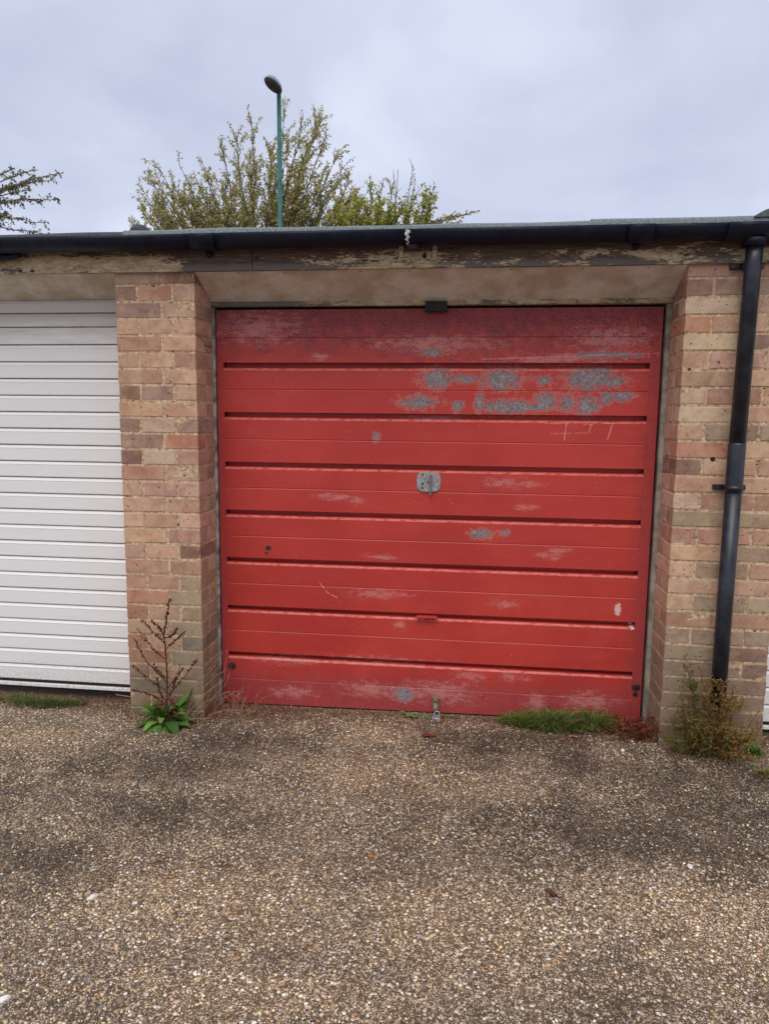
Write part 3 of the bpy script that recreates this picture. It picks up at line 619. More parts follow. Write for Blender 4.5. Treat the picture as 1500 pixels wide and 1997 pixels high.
for q in range(n_ + 1):
    y = [-.058, -.045, -.02, .5, 2, 4, 5.3][q]; k = [.0, .8, 1, 1, 1, 1, 1][q]
    rows.append([bm.verts.new((x - rl[0], y - rl[1], 2.25 + (z - 2.25) * k - rl[2])) for x, z in pr])
for a, b in zip(rows, rows[1:]):
    for j in range(len(pr) - 1): bm.faces.new((a[j], a[j + 1], b[j + 1], b[j]))
bmesh_obj('felt_ridge', bm, M['feltdark'], rf, True)
vt = thing('roof_vent', 'small grey domed vent cap poking above the roof edge', 'roof vent', (-.535, .6, 2.24))
bm = bmesh.new(); add_tube(bm, [(0, 0, 0), (0, 0, .165)], .03, 12); bmesh_obj('vent_pipe', bm, M['feltdark'], vt, True)
bm = bmesh.new(); add_tube(bm, [(0, 0, .155), (0, 0, .16), (0, 0, .185), (0, 0, .203), (0, 0, .210)], [.046, .054, .050, .032, .008], 16); bmesh_obj('vent_cap', bm, M['feltdark'], vt, True)

gu = thing('gutter', 'long black half-round plastic gutter along the roof edge', 'gutter', (1, -.08, 2.2))
gul = gu.location; GC = (-.082, 2.212)
def gut(x0, x1, r, name, th=.003, mat=None, zoff=0.0, lip=True):
    bm = bmesh.new(); n = 16; o_ = [(GC[0] + r * math.cos(t), GC[1] + zoff + r * math.sin(t)) for t in [math.pi + math.pi * q / n for q in range(n + 1)]]
    i_ = [(GC[0] + (r - th) * math.cos(t), GC[1] + zoff + (r - th) * math.sin(t)) for t in [2 * math.pi - math.pi * q / n for q in range(n + 1)]]
    add_profile(bm, [(y - gul[1], z - gul[2]) for y, z in o_ + i_], x0 - gul[0], x1 - gul[0], closed=True, caps=True)
    return bmesh_obj(name, bm, mat or M['blackp'], gu, True)
for a, b, zz in ((-3.0, -.93, .0), (-.93, .10, .0), (.10, .975, .001), (.985, 1.96, .0), (1.96, 2.28, -.001), (2.28, 4.7, -.001)): gut(a, b, .0555, 'gutter_length', zoff=zz)
def union(x, wd): 
    gut(x - wd / 2, x + wd / 2, .0595, 'union_bracket')
    box('bracket_foot', x - .012, x + .012, -.042, -.022, 2.136, 2.165, M['blackp'], gu, .002, off=gul)
for x, wd in ((.085, .115), (1.925, .10), (-.93, .10), (3.4, .10), (2.36, .21)): union(x, wd)
# drip outlet under the joint, elbow on the left, outlet to the downpipe
bm = bmesh.new(); add_tube(bm, [(x - gul[0], y - gul[1], z - gul[2]) for x, y, z in ((1.0, -.07, 2.165), (1.0, -.065, 2.138))], [.034, .026], 14); bmesh_obj('drip_outlet', bm, M['black'], gu, True)
bm = bmesh.new(); add_tube(bm, [(x - gul[0], y - gul[1], z - gul[2]) for x, y, z in ((-.80, -.065, 2.150), (-.86, -.06, 2.142), (-.92, -.055, 2.152), (-1.0, -.055, 2.135))], [.010, .012, .022, .03], 12); bmesh_obj('drain_elbow', bm, M['blackp'], gu, True)
bm = bmesh.new(); add_tube(bm, [(x - gul[0], y - gul[1], z - gul[2]) for x, y, z in ((2.378, -.078, 2.170), (2.378, -.070, 2.140))], [.050, .042], 20); bmesh_obj('running_outlet', bm, M['blackp'], gu, True)
# whitish drip streak over the joint
bm = bmesh.new(); prev = None
for q in range(18):
    t = math.pi * (1.03 + .45 * q / 17); r = .0578 + .0006 * (q % 2); wv = (.0125 if q < 3 else .0095 * (1 - q / 22)) * random.uniform(.6, 1.25); cx = .981 + .004 * math.sin(q * 1.3)
    cur = [bm.verts.new((cx + s_ * wv - gul[0], GC[0] + (r if abs(s_) < .9 else .0556) * math.cos(t) - gul[1], GC[1] + (r if abs(s_) < .9 else .0556) * math.sin(t) - gul[2])) for s_ in (-1, -.4, .4, 1)]
    if prev:
        for j in range(3): bm.faces.new((prev[j], cur[j], cur[j + 1], prev[j + 1]))
    prev = cur
bmesh_obj('drip_streak', bm, M['streak'], gu)

dp = thing('downpipe', 'black round plastic downpipe fixed to the right brick pier', 'downpipe', (2.37, -.055, .15))
dpl = dp.location
def tube(name, pts, r, mat, parent, n=24, root=None):
    L0 = root or parent.location; bm = bmesh.new(); add_tube(bm, [Vector(p) - Vector(L0) for p in pts], r, n); return bmesh_obj(name, bm, mat, parent, True)
tube('upper_pipe', [(2.382, -.066, 2.150), (2.381, -.064, 2.06), (2.374, -.056, 1.34)], .0325, M['pipe'], dp)
tube('pipe_socket', [(2.374, -.056, 1.345), (2.374, -.056, 1.337), (2.373, -.056, 1.165), (2.373, -.056, 1.160), (2.373, -.056, 1.145), (2.373, -.056, 1.140)], [.0330, .0348, .0348, .0362, .0362, .033], M['pipe'], dp)
tube('lower_pipe', [(2.373, -.056, 1.145), (2.372, -.055, .6), (2.372, -.055, .175)], .0325, M['pipe'], dp)
for zz, dx in ((1.155, 1), (2.065, 1)):
    xx = 2.373 if zz < 2 else 2.381
    b = box('pipe_clip', xx - .072, xx + .060, -.024, -.002, zz - .011, zz + .011, M['pipe'], dp, .003, off=dpl)
    bm = bmesh.new(); add_tube(bm, [(xx - dpl[0], -.057 - dpl[1], zz - .010 - dpl[2]), (xx - dpl[0], -.057 - dpl[1], zz + .010 - dpl[2])], 0.0362 if zz != 1.155 else .0375, 24); bmesh_obj('clip_band', bm, M['pipe'], b, True)
tag(disc('wall_hole', 2.298, 1.272, .0005, .011, .011, .0022, M['black'], None, 14), 'small dark drilled hole in the brickwork left of the downpipe', 'hole')

# ------------------------------------------------------------------ street lamp
lm = thing('street_lamp', 'green steel street lamp with oval head behind the roof', 'street lamp', (-1.51, 7.1, -.03))
bm = bmesh.new(); add_tube(bm, [(0, 0, 0), (0, 0, 1.2)], .06, 16); bmesh_obj('lamp_base', bm, M['post'], lm, True)
bm = bmesh.new(); add_tube(bm, [(0, 0, 1.2), (0, 0, 1.25), (-.008, 0, 5.91)], [.06, .038, .030], 16); bmesh_obj('pole', bm, M['post'], lm, True)
hd = Vector((-.45, -.85, .36)).normalized(); sd_ = hd.cross(Vector((0, 0, 1))).normalized(); ud = sd_.cross(hd)
def shell(name, a, b, top, mat, scale=1.0):
    bm = bmesh.new(); rows = []
    for i_ in range(9):
        ph = math.pi / 2 * i_ / 8; r = math.cos(ph); h = math.sin(ph)
        rows.append([bm.verts.new(Vector((-.01, 0, 5.93)) + hd * (.115 + .155 * r * math.cos(t) * scale) + sd_ * (.095 * r * math.sin(t) * scale * (1 + .12 * math.cos(t))) + ud * (h * top)) for t in [2 * math.pi * q / 24 for q in range(24)]])
    for r0, r1 in zip(rows, rows[1:]):
        for q in range(24): bm.faces.new((r0[q], r0[(q + 1) % 24], r1[(q + 1) % 24], r1[q]))
    bmesh.ops.remove_doubles(bm, verts=bm.verts, dist=1e-5)
    return bmesh_obj(name, bm, mat, lm, True)
lh = shell('lamp_head', 0, 0, .10, M['lamptop']); shell('lamp_bowl', 0, 0, -.05, M['lampbowl'], .97)

# ------------------------------------------------------------------ trees
def bez(a, b, c, n):
    return [a * (1 - t) ** 2 + b * 2 * t * (1 - t) + c * t * t for t in [k / n for k in range(n + 1)]]
def leaves_mesh(name, P, D, size, cols, aspect=.5):
    """P: leaf bases; D: directions; rhombus leaves with a fold"""
    P = np.array(P); D = np.array(D); n = len(P); D /= np.linalg.norm(D, axis=1, keepdims=True) + 1e-9
    Rv = rng.normal(size=(n, 3)); S_ = np.cross(D, Rv); S_ /= np.linalg.norm(S_, axis=1, keepdims=True) + 1e-9; N = np.cross(D, S_)
    L = (size * rng.uniform(.6, 1.25, n))[:, None]; W = L * aspect * .5
    mid = P + D * L * .45; tip = P + D * L - np.array([0, 0, 1]) * L * .12
    V = np.stack([P, mid + S_ * W + N * W * .35, tip, mid - S_ * W + N * W * .35], 1).reshape(-1, 3)
    b = np.arange(n) * 4; Fc = np.concatenate([np.stack([b, b + 1, b + 2], 1), np.stack([b, b + 2, b + 3], 1)])
    return np_mesh(name, V, Fc, np.repeat(cols, 4, 0))
def tree(name, label, base, tips, pal_, wts, fork=.45, leaf=.07, ntw=12, nlf=26, twl=.5, depth=.7, bend=.5, droop=0.0, bare=0.0, start=.35, group=None, trunk_r=.10, cat='tree', dens=None, aspect=.5):
    t = thing(name, label, cat, base, group); B = Vector(base); bmw = bmesh.new(); P = []; D = []
    tips = [Vector(p) for p in tips]; cen = sum(tips, Vector()) / len(tips); top = max(p.z for p in tips)
    cz = B.z + (min(p.z for p in tips) - B.z) * fork; crotch = Vector((B.x, B.y, cz)) - B
    add_tube(bmw, [Vector(), crotch * .5 + Vector((.03, .02, 0)), crotch], [trunk_r * 1.3, trunk_r, trunk_r * .85], 10)
    for tp in tips:
        tp = tp - B + Vector((0, random.uniform(-depth, depth), 0))
        ctrl = crotch.lerp(tp, .45) + Vector(((crotch.x - tp.x) * .22 * bend, 0, (tp.z - crotch.z) * .16 * bend + droop))
        pts = bez(crotch, ctrl, tp, 10)
        for q in range(1, 10): pts[q] = pts[q] + Vector((random.gauss(0, .02), random.gauss(0, .02), random.gauss(0, .02)))
        add_tube(bmw, pts, [trunk_r * .26 * (1 - q / 10) + .004 for q in range(11)], 5, cap=False)
        L_ = (tp - crotch).length
        for q in range(ntw):
            u = start + (1 - start) * random.random() ** .8; f = u * 10; i0 = min(int(f), 9); p = pts[i0].lerp(pts[i0 + 1], f - i0)
            d = (pts[i0 + 1] - pts[i0]).normalized()
            rd = Vector((random.gauss(0, 1), random.gauss(0, 1), random.gauss(0, .8))).normalized()
            d2 = (d * .9 + rd * .65 + Vector((0, 0, .18 - droop))).normalized(); l2 = twl * random.uniform(.35, 1) * (1.15 - u * .55)
            e = p + d2 * l2; mp = bez(p, p + d2 * l2 * .5 + Vector((0, 0, .04 + droop * .2)), e + Vector((0, 0, -.05 * l2 - droop * .25)), 4)
            add_tube(bmw, mp, [.006, .005, .004, .003, .002], 3, cap=False)
            if random.random() < bare: continue
            m = max(3, int(nlf * l2 / twl * (1.25 - .85 * u)))
            for _ in range(m):
                v = random.random() ** .8 * 4; j = min(int(v), 3); lp_ = mp[j].lerp(mp[j + 1], v - j)
                ld = (d2 * .5 + Vector((random.gauss(0, .7), random.gauss(0, .7), random.gauss(-.25, .6)))).normalized()
                P.append(lp_ + Vector((random.gauss(0, .012), random.gauss(0, .012), random.gauss(0, .012)))); D.append(ld)
        for _ in range(int(min(nlf, 30) * .8) if random.random() >= bare else 0):     # terminal spray
            v = 7 + random.random() * 3; j = min(int(v), 9); P.append(pts[j].lerp(pts[j + 1], v - j)); D.append(Vector((random.gauss(0, .7), random.gauss(0, .7), random.gauss(-.1, .6))))
    bmesh_obj('trunk', bmw, M['bark'], t, True)
    ci = rng.choice(len(pal_), len(P), p=np.array(wts) / sum(wts)); cols = np.array(pal_)[ci] * rng.uniform(.7, 1.2, (len(P), 1))
    link('crown', leaves_mesh('crown', P, D, leaf, cols, aspect), M['leaf'], t)
    return t
random.seed(5)
def pull(L, c, k): return [tuple(Vector(p) + (Vector(c) - Vector(p)).normalized() * k) for p in L]
MAIN = [(random.uniform(-4.35, -.75), 9.0, random.uniform(4.3, 5.2)) for _ in range(46)] + [(-4.8, 9.0, 4.78), (-4.58, 9.0, 5.07), (-4.37, 9.0, 5.58), (-4.23, 9.0, 5.68), (-3.95, 9.0, 5.45), (-3.71, 9.0, 5.66), (-3.47, 9.0, 5.9), (-3.24, 9.0, 5.55), (-3.02, 9.0, 6.1), (-2.85, 9.0, 5.78), (-2.68, 9.0, 6.08), (-2.42, 9.0, 6.33), (-2.23, 9.0, 6.07), (-1.93, 9.0, 6.53), (-1.77, 9.0, 6.23), (-1.58, 9.0, 6.5), (-1.36, 9.0, 6.47), (-1.26, 9.0, 6.22), (-1.12, 9.0, 6.03), (-0.97, 9.0, 5.87), (-0.94, 9.0, 5.58), (-0.78, 9.0, 5.36), (-0.65, 9.0, 5.03), (-4.23, 9.0, 5.17), (-3.77, 9.0, 5.15), (-3.05, 9.0, 5.38), (-2.43, 9.0, 5.53), (-1.64, 9.0, 5.58), (-1.21, 9.0, 5.33), (-2.6, 9.0, 5.94), (-2.07, 9.0, 5.84), (-1.47, 9.0, 5.98), (-3.97, 9.0, 4.83), (-3.33, 9.0, 4.89), (-2.7, 9.0, 4.96), (-2.08, 9.0, 5.03), (-1.56, 9.0, 4.93), (-1.04, 9.0, 4.84), (-3.5, 9.0, 5.44), (-1.9, 9.0, 5.35)]
SEC = [(random.uniform(-.85, .1), 7.5, random.uniform(4.2, 4.65)) for _ in range(12)] + [(-0.9, 7.5, 4.36), (-0.79, 7.5, 4.6), (-0.53, 7.5, 4.76), (-0.31, 7.5, 4.87), (-0.1, 7.5, 4.84), (0.07, 7.5, 4.68), (0.22, 7.5, 4.51), (0.4, 7.5, 4.73), (0.57, 7.5, 4.74), (0.66, 7.5, 4.61), (0.65, 7.5, 4.46), (0.55, 7.5, 4.36), (-0.45, 7.5, 4.49), (-0.15, 7.5, 4.51), (-0.0, 7.5, 4.3), (-0.45, 7.5, 4.27), (0.3, 7.5, 4.29)]
BARE = [(0.03, 7.6, 4.93), (0.32, 7.6, 5.04), (0.1, 7.6, 5.0), (0.35, 7.6, 4.85)]
FAR = [(0.77, 7.5, 4.23), (0.99, 7.5, 4.28), (1.14, 7.5, 4.32), (1.29, 7.5, 4.35), (1.03, 7.5, 4.23)]
LEFT = [(-5.13, 6.5, 4.81), (-4.87, 6.5, 4.82), (-4.61, 6.5, 4.72), (-4.41, 6.5, 4.7), (-4.49, 6.5, 4.6), (-4.8, 6.5, 4.68), (-4.89, 6.5, 4.5), (-4.53, 6.5, 4.37), (-4.7, 6.5, 4.43), (-5.11, 6.5, 4.59), (-5.2, 6.5, 4.35), (-4.97, 6.5, 4.31), (-4.77, 6.5, 4.11), (-4.7, 6.5, 3.95), (-5.06, 6.5, 4.11), (-5.3, 6.5, 4.05), (-5.36, 6.5, 4.26), (-5.55, 6.5, 4.8), (-5.66, 6.5, 4.33)]
olive = [srgb(184, 186, 112), srgb(206, 200, 132), srgb(164, 166, 112), srgb(212, 182, 134), srgb(188, 158, 130), srgb(222, 216, 160)]
MAIN = pull(MAIN, (-2.5, 9.0, 3.4), .13) + [(-4.75, 9.1, 4.7), (-4.6, 9.1, 4.95), (-4.5, 9.1, 5.3), (-4.3, 9.1, 5.5), (-.75, 9.1, 5.2), (-.7, 9.1, 4.9), (-.95, 9.1, 5.5)]; SEC = pull(SEC, (-.3, 7.5, 3.6), .05) + [(random.uniform(-.9, .62), 7.5, random.uniform(4.15, 4.5)) for _ in range(16)]
tree('deciduous_tree', 'big olive-green tree with upright sprays behind the street lamp', (-2.5, 9.3, -.03), MAIN, olive, [30, 24, 22, 12, 8, 6], leaf=.052, ntw=40, nlf=84, twl=.60, start=.30, depth=.30)
tree('deciduous_tree', 'smaller bright yellow-green tree right of the street lamp', (-.4, 7.8, -.03), SEC, [srgb(178, 184, 76), srgb(206, 202, 92), srgb(140, 150, 68), srgb(186, 162, 100)], [30, 26, 24, 10], leaf=.058, ntw=32, nlf=34, twl=.36, start=.45, depth=.3, trunk_r=.06)
tree('bare_branch_tree', 'nearly bare twiggy branches rising over the yellow-green tree', (.0, 8.3, -.03), BARE, olive, [1, 1, 1, 2, 2, 1], leaf=.04, ntw=7, nlf=5, twl=.22, bare=.6, start=.7, depth=.1, trunk_r=.03)
tree('sapling', 'low leafy branch tips showing right of the trees above the gutter', (.0, 7.7, -.03), FAR, olive, [20, 20, 20, 10, 5, 15], fork=.97, leaf=.045, ntw=9, nlf=20, twl=.14, start=.55, depth=.08, trunk_r=.03)
tree('deciduous_tree', 'tree with arching drooping branches at the left photo edge', (-6.2, 6.7, -.03), LEFT, [srgb(124, 130, 84), srgb(146, 148, 98), srgb(104, 108, 80)], [1, 1, 1], fork=1.05, leaf=.05, ntw=7, nlf=34, twl=.17, start=.45, depth=.2, droop=.16, bend=.7, trunk_r=.05)

# ------------------------------------------------------------------ weeds, grass and litter
def blades(name, label, cat, centers, n, h, spread, pal_, wts, wd=.0022, lean=.5, parent_loc=None, kind=None, curl=.6):
    P = []; C = []; F_ = []
    for q in range(n):
        cx, cy, rx, ry, hh = centers[rng.integers(len(centers))]
        a = rng.uniform(0, 2 * np.pi); r = rng.random() ** .6; x = cx + rx * r * np.cos(a); y = cy + ry * r * np.sin(a)
        H = h * hh * rng.uniform(.45, 1.1) * (1.15 - .7 * r); z = float(gz(x, y)) - .003
        d = np.array([np.cos(a) * rx + rng.normal(0, .4) * .1, np.sin(a) * ry - .02 + rng.normal(0, .4) * .1, 0]); d /= np.linalg.norm(d) + 1e-6
        t = rng.uniform(0, 2 * np.pi); s_ = np.array([np.cos(t), np.sin(t), 0]) * wd * rng.uniform(.6, 1.3); ln = lean * rng.uniform(.2, 1.3)
        p0 = np.array([x, y, z]); p1 = p0 + np.array([0, 0, H * .55]) + d * H * ln * .35; p2 = p0 + np.array([0, 0, H * (1 - curl * ln * .4)]) + d * H * ln
        b = len(P); P += [p0 - s_, p0 + s_, p1 - s_ * .8, p1 + s_ * .8, p2]
        c = np.array(pal_[rng.choice(len(pal_), p=np.array(wts) / sum(wts))]) * rng.uniform(.7, 1.25); C += [c * .75, c * .75, c, c, c * 1.1]
        F_ += [(b, b + 1, b + 3), (b, b + 3, b + 2), (b + 2, b + 3, b + 4)]
    o = link(name, np_mesh(name, P, F_, np.array(C)), M['plant']); tag(o, label, cat)
    if kind: o['kind'] = kind
    return o
gp = [srgb(98, 122, 52), srgb(134, 152, 76), srgb(62, 84, 34), srgb(166, 150, 92)]
blades('moss_clump', 'dense bright green mossy clump against the red door bottom, right of the padlock', 'moss',
    [(1.49, .175, .045, .03, .55), (1.55, .155, .05, .045, .85), (1.61, .180, .04, .035, .65), (1.66, .135, .05, .05, 1.15), (1.73, .165, .05, .05, 1.25), (1.775, .130, .03, .035, .7), (1.83, .150, .04, .045, .75), (1.88, .155, .045, .055, 1.25), (1.93, .165, .035, .04, .9), (1.96, .14, .05, .03, .45)], 7500, .105, 1, gp, [5, 4, 5, 2], wd=.0017, lean=1.5)
blades('grass_tuft', 'patch of short green grass under the white shutter', 'grass',
    [(-1.05, .10, .14, .06, .8), (-.93, .06, .13, .07, 1.1), (-.82, .07, .12, .06, .9), (-.75, .10, .10, .05, .6)], 2100, .060, 1, [srgb(92, 112, 58), srgb(120, 132, 76), srgb(78, 92, 50), srgb(150, 134, 88)], [5, 3, 5, 2], wd=.0016, lean=.9)
blades('grass_tuft', 'little green tuft at the base of the right brick pier', 'grass', [(2.545, -.04, .03, .02, 1)], 260, .060, 1, [srgb(110, 150, 50), srgb(86, 120, 40)], [1, 1], wd=.0035, lean=.8)
blades('grass_tuft', 'thin yellowish grass tuft on the driveway at the right photo edge', 'grass', [(2.53, -.24, .05, .03, 1)], 220, .05, 1, [srgb(128, 124, 60), srgb(150, 140, 80)], [1, 1], wd=.002, lean=.8)

def leaf_blade(bm_list, base, d, L, W, droop, col, cols, V, Fc, segs=6, fold=.25):
    """a real broad leaf: two halves, midrib fold, drooping"""
    d = Vector(d).normalized(); s_ = d.cross(Vector((0, 0, 1))).normalized(); b0 = len(V)
    for i_ in range(segs + 1):
        t = i_ / segs; w_ = W * (math.sin(math.pi * min(1, t * .94 + .06)) ** .75) * (.25 if t < .08 else 1) * .5
        c = Vector(base) + d * (L * t) + Vector((0, 0, -droop * t * t * L)); wav = .06 * W * math.sin(i_ * 2.1)
        up = s_.cross(d).normalized()
        V += [c - s_ * w_ + up * (w_ * fold + wav), c, c + s_ * w_ + up * (w_ * fold - wav)]
        k = .85 + .3 * t; cols += [np.array(col) * k, np.array(col) * 1.25, np.array(col) * k]
    for i_ in range(segs):
        a = b0 + i_ * 3; Fc += [(a, a + 1, a + 4, a + 3), (a + 1, a + 2, a + 5, a + 4)]
dk = thing('dock_plant', 'dock weed with broad green leaves and dry red-brown seed stalks by the narrow pier', 'weed', (-.155, -.10, -.035))
dkl = Vector(dk.location)
LV = [(-.29, -.16, .10, .052, .15, .35), (-.22, -.22, .10, .05, .0, .3), (-.12, -.25, .10, .055, .0, .5), (-.06, -.20, .11, .06, .15, .45), (-.02, -.08, .13, .06, .35, .4), (-.30, -.05, .12, .05, .45, .3), (-.17, -.26, .08, .04, .1, .6), (-.05, -.02, .15, .045, .8, .25), (-.25, -.10, .14, .045, .9, .3), (-.10, -.16, .13, .055, .5, .7), (-.02, -.14, .10, .055, .25, .3), (-.08, -.03, .17, .04, 1.1, .1), (-.22, -.20, .09, .045, .35, .5)]
LV += [(-.155 + .12 * math.cos(a_), -.10 + .10 * math.sin(a_), random.uniform(.07, .12), random.uniform(.028, .045), random.uniform(.7, 2.2), random.uniform(.2, .8)) for a_ in [random.uniform(2.6, 6.8) for _ in range(22)]] + [(-.06, -.08, .10, .045, 2.4, .5), (-.05, -.06, .13, .04, 1.6, .7), (-.09, -.07, .12, .04, 3.0, .3)]
for x, y, L, W, el, dr in LV:
    V = []; Fc = []; cs = []; b = dkl + Vector((random.uniform(-.015, .015), random.uniform(-.015, .015), .012))
    d = Vector((x, y, 0)) - Vector((b.x, b.y, 0)); d.z = d.length * el
    leaf_blade(None, b - dkl + d.normalized() * .03, d, L * 1.1, W, dr, random.choice([srgb(74, 108, 44), srgb(90, 124, 54), srgb(58, 90, 36), srgb(110, 140, 62)]), cs, V, Fc)
    link('leaf', np_mesh('leaf', [tuple(v) for v in V], Fc, np.array(cs), True), M['plant'], dk)
for q in range(20):
    V = []; Fc = []; cs = []; a_ = random.uniform(2.8, 6.6); d = (math.cos(a_), math.sin(a_) * .6, random.uniform(.6, 2.5))
    leaf_blade(None, (random.uniform(-.03, .05), random.uniform(-.02, .02), random.uniform(.04, .12)), d, random.uniform(.04, .075), .018, .9, random.choice([srgb(128, 40, 34), srgb(110, 62, 44), srgb(94, 40, 34)]), cs, V, Fc)
    link('withered_leaf', np_mesh('withered_leaf', [tuple(v) for v in V], Fc, np.array(cs), True), M['plant'], dk)
def stalk(parent, pts, r0, seeds, col, name, seed_r=.0035):
    root = Vector(parent.location); bm = bmesh.new(); pts = [Vector(p) for p in pts]; sm = []
    for a, b in zip(pts, pts[1:]):
        for q in range(4): sm.append(a.lerp(b, q / 4) + Vector((random.gauss(0, .0012), random.gauss(0, .0012), 0)))
    sm.append(pts[-1]); n = len(sm)
    add_tube(bm, [p - root for p in sm], [r0 * (1 - .7 * q / n) for q in range(n)], 5)
    for _ in range(seeds):
        u = (.22 + .78 * random.random()) * (n - 1); i0 = min(int(u), n - 2); p = sm[i0].lerp(sm[i0 + 1], u - i0) - root + Vector((random.gauss(0, .0035), random.gauss(0, .0035), random.gauss(0, .0035)))
        r = seed_r * random.uniform(.6, 1.3); vs_ = [bm.verts.new(p + Vector(v) * r) for v in ((1, 0, 0), (0, 1, 0), (-1, 0, 0), (0, -1, 0), (0, 0, 1.3), (0, 0, -1.3))]
        for f in ((0, 1, 4), (1, 2, 4), (2, 3, 4), (3, 0, 4), (1, 0, 5), (2, 1, 5), (3, 2, 5), (0, 3, 5)): bm.faces.new([vs_[t] for t in f])
    return bmesh_obj(name, bm, col, parent)
M['seed'] = mat_simple('dry_dock_seed', srgb(104, 46, 36), srgb(70, 36, 30), 60, 0.8)
M['straw'] = mat_simple('dry_stem', srgb(170, 140, 108), srgb(130, 98, 76), 30, 0.8)
M['redstem'] = mat_simple('red_stem', srgb(150, 50, 44), srgb(112, 60, 46), 40, 0.7)
Y0 = -.075
stalk(dk, [(-.155, -.09, -.03), (-.15, Y0, .20), (-.162, Y0, .40), (-.14, Y0, .50), (-.125, Y0, .575)], .0042, 130, M['seed'], 'seed_stalk')
for a, b, c in [((-.15, .16), (-.25, .27), (-.315, .36)), ((-.16, .28), (-.21, .33), (-.29, .43)), ((-.162, .36), (-.19, .40), (-.275, .46)), ((-.162, .40), (-.18, .44), (-.21, .475)), ((-.155, .33), (-.11, .37), (-.065, .415)),
                ((-.16, .385), (-.115, .40), (-.075, .45)), ((-.15, .12), (-.24, .18), (-.325, .235)), ((-.15, .18), (-.18, .21), (-.21, .26)), ((-.15, .14), (-.10, .19), (-.06, .25)), ((-.15, .10), (-.06, .20), (-.0, .29)), ((-.155, .05), (-.22, .10), (-.33, .12)), ((-.15, .08), (-.12, .13), (-.10, .20)), ((-.155, .06), (-.19, .12), (-.20, .19))]:
    stalk(dk, [(a[0], Y0, a[1]), (b[0], Y0 - .01, b[1]), (c[0], Y0 - random.uniform(-.02, .04), c[1])], .0024, 60, M['seed'], 'seed_stalk', .0034)
ds = thing('dry_stems', 'tangle of bent straw-coloured dead stems in the corner beside the red door', 'dead weed', (.06, -.03, -.035))
for pts in [[(-.09, -.06, -.03), (-.02, -.05, .10), (.06, .0, .18), (.10, .05, .20)], [(-.08, -.08, -.02), (.0, -.04, .09), (.08, .06, .14), (.09, .10, .30)], [(-.07, -.08, -.03), (.02, -.02, .06), (.10, .05, .085), (.18, .04, .06), (.22, .02, -.02)],
            [(.0, -.1, -.03), (.08, -.08, .03), (.15, -.05, .04), (.27, -.04, .03)], [(-.10, -.1, -.03), (-.02, -.10, .0), (.08, -.12, .02)], [(-.12, -.05, .04), (-.02, .02, .16), (.07, .1, .27)], [(-.07, -.06, -.03), (-.03, -.04, .14), (.04, .03, .21), (.06, .08, .26)],
            [(-.05, -.07, -.03), (.03, .0, .05), (.09, .08, .12), (.10, .12, .20)], [(.03, .0, -.04), (.08, .03, .05), (.14, .05, .09), (.19, .06, .085)], [(.10, -.05, -.03), (.20, -.06, .0), (.33, -.08, -.02)], [(-.34, -.12, .09), (-.30, -.13, .02), (-.28, -.14, -.03)], [(-.40, -.1, .10), (-.28, -.11, .095), (-.17, -.10, .085)],
            [(-.62, -.02, -.03), (-.55, -.06, .035), (-.46, -.09, .03), (-.36, -.13, -.035)]]:
    stalk(ds, pts, .0019, 5, M['straw'], 'stem', .003)
for _ in range(95):
    a = (random.uniform(-.08, .24), random.uniform(-.05, .1), -.03); d = Vector((random.gauss(.3, .6), random.gauss(0, .3), random.uniform(.2, 1.4))).normalized() * random.uniform(.05, .16)
    stalk(ds, [a, Vector(a) + d * .5 + Vector((0, 0, .008)), Vector(a) + d], .0011, 5, M['redstem'] if random.random() < .4 else M['straw'], 'stem', .0022)

def feather(parent, base, tip, n, ln, cols, wts, name, w=.0011):
    root = np.array(parent.location); base = np.array(base) - root; tip = np.array(tip) - root; P = []; F_ = []; C = []
    m = 10; ctrl = (base + tip) / 2 + np.array([rng.normal(0, .02), rng.normal(-.01, .01), .02]); ax = [(1 - t) ** 2 * base + 2 * t * (1 - t) * ctrl + t * t * tip for t in np.linspace(0, 1, m)]
    def strip(a, b, wd, c):
        d = b - a; s_ = np.cross(d, rng.normal(size=3)); s_ = s_ / (np.linalg.norm(s_) + 1e-9) * wd; k = len(P); P.extend([a - s_, a + s_, b + s_ * .5, b - s_ * .5]); F_.append((k, k + 1, k + 2, k + 3)); C.extend([c] * 4)
    pick = lambda: np.array(cols[rng.choice(len(cols), p=np.array(wts) / sum(wts))]) * rng.uniform(.7, 1.25)
    sc = np.array(srgb(128, 92, 62))
    for a, b in zip(ax, ax[1:]): strip(a, b, .0016, sc); strip(a, b, .0016, sc)
    for _ in range(n):
        u = (.12 + .88 * rng.random()) * (m - 1); i0 = min(int(u), m - 2); p = ax[i0] * (1 - u + i0) + ax[i0 + 1] * (u - i0)
        d = rng.normal(size=3) * np.array([1, .7, .6]) + np.array([0, -.1, .55]); d = d / np.linalg.norm(d) * ln * rng.uniform(.3, 1) * (1.2 - u / m * .7)
        e = p + d; strip(p, e, w * .7, sc * rng.uniform(.7, 1.2))
        for q in range(6):
            v = rng.uniform(.3, 1); a = p + d * v; dd = d / np.linalg.norm(d) * .5 + rng.normal(0, .6, 3); strip(a, a + dd / np.linalg.norm(dd) * rng.uniform(.006, .018), w * 1.5, pick())
    return link(name, np_mesh(name, P, F_, np.array(C)), M['plant'], parent)
wd_ = thing('bushy_weed', 'bushy half-dead brown and green weed growing round the downpipe foot', 'weed', (2.34, -.09, -.03))
gc = [srgb(92, 108, 46), srgb(124, 124, 60), srgb(168, 128, 66), srgb(140, 84, 48), srgb(70, 84, 38)]
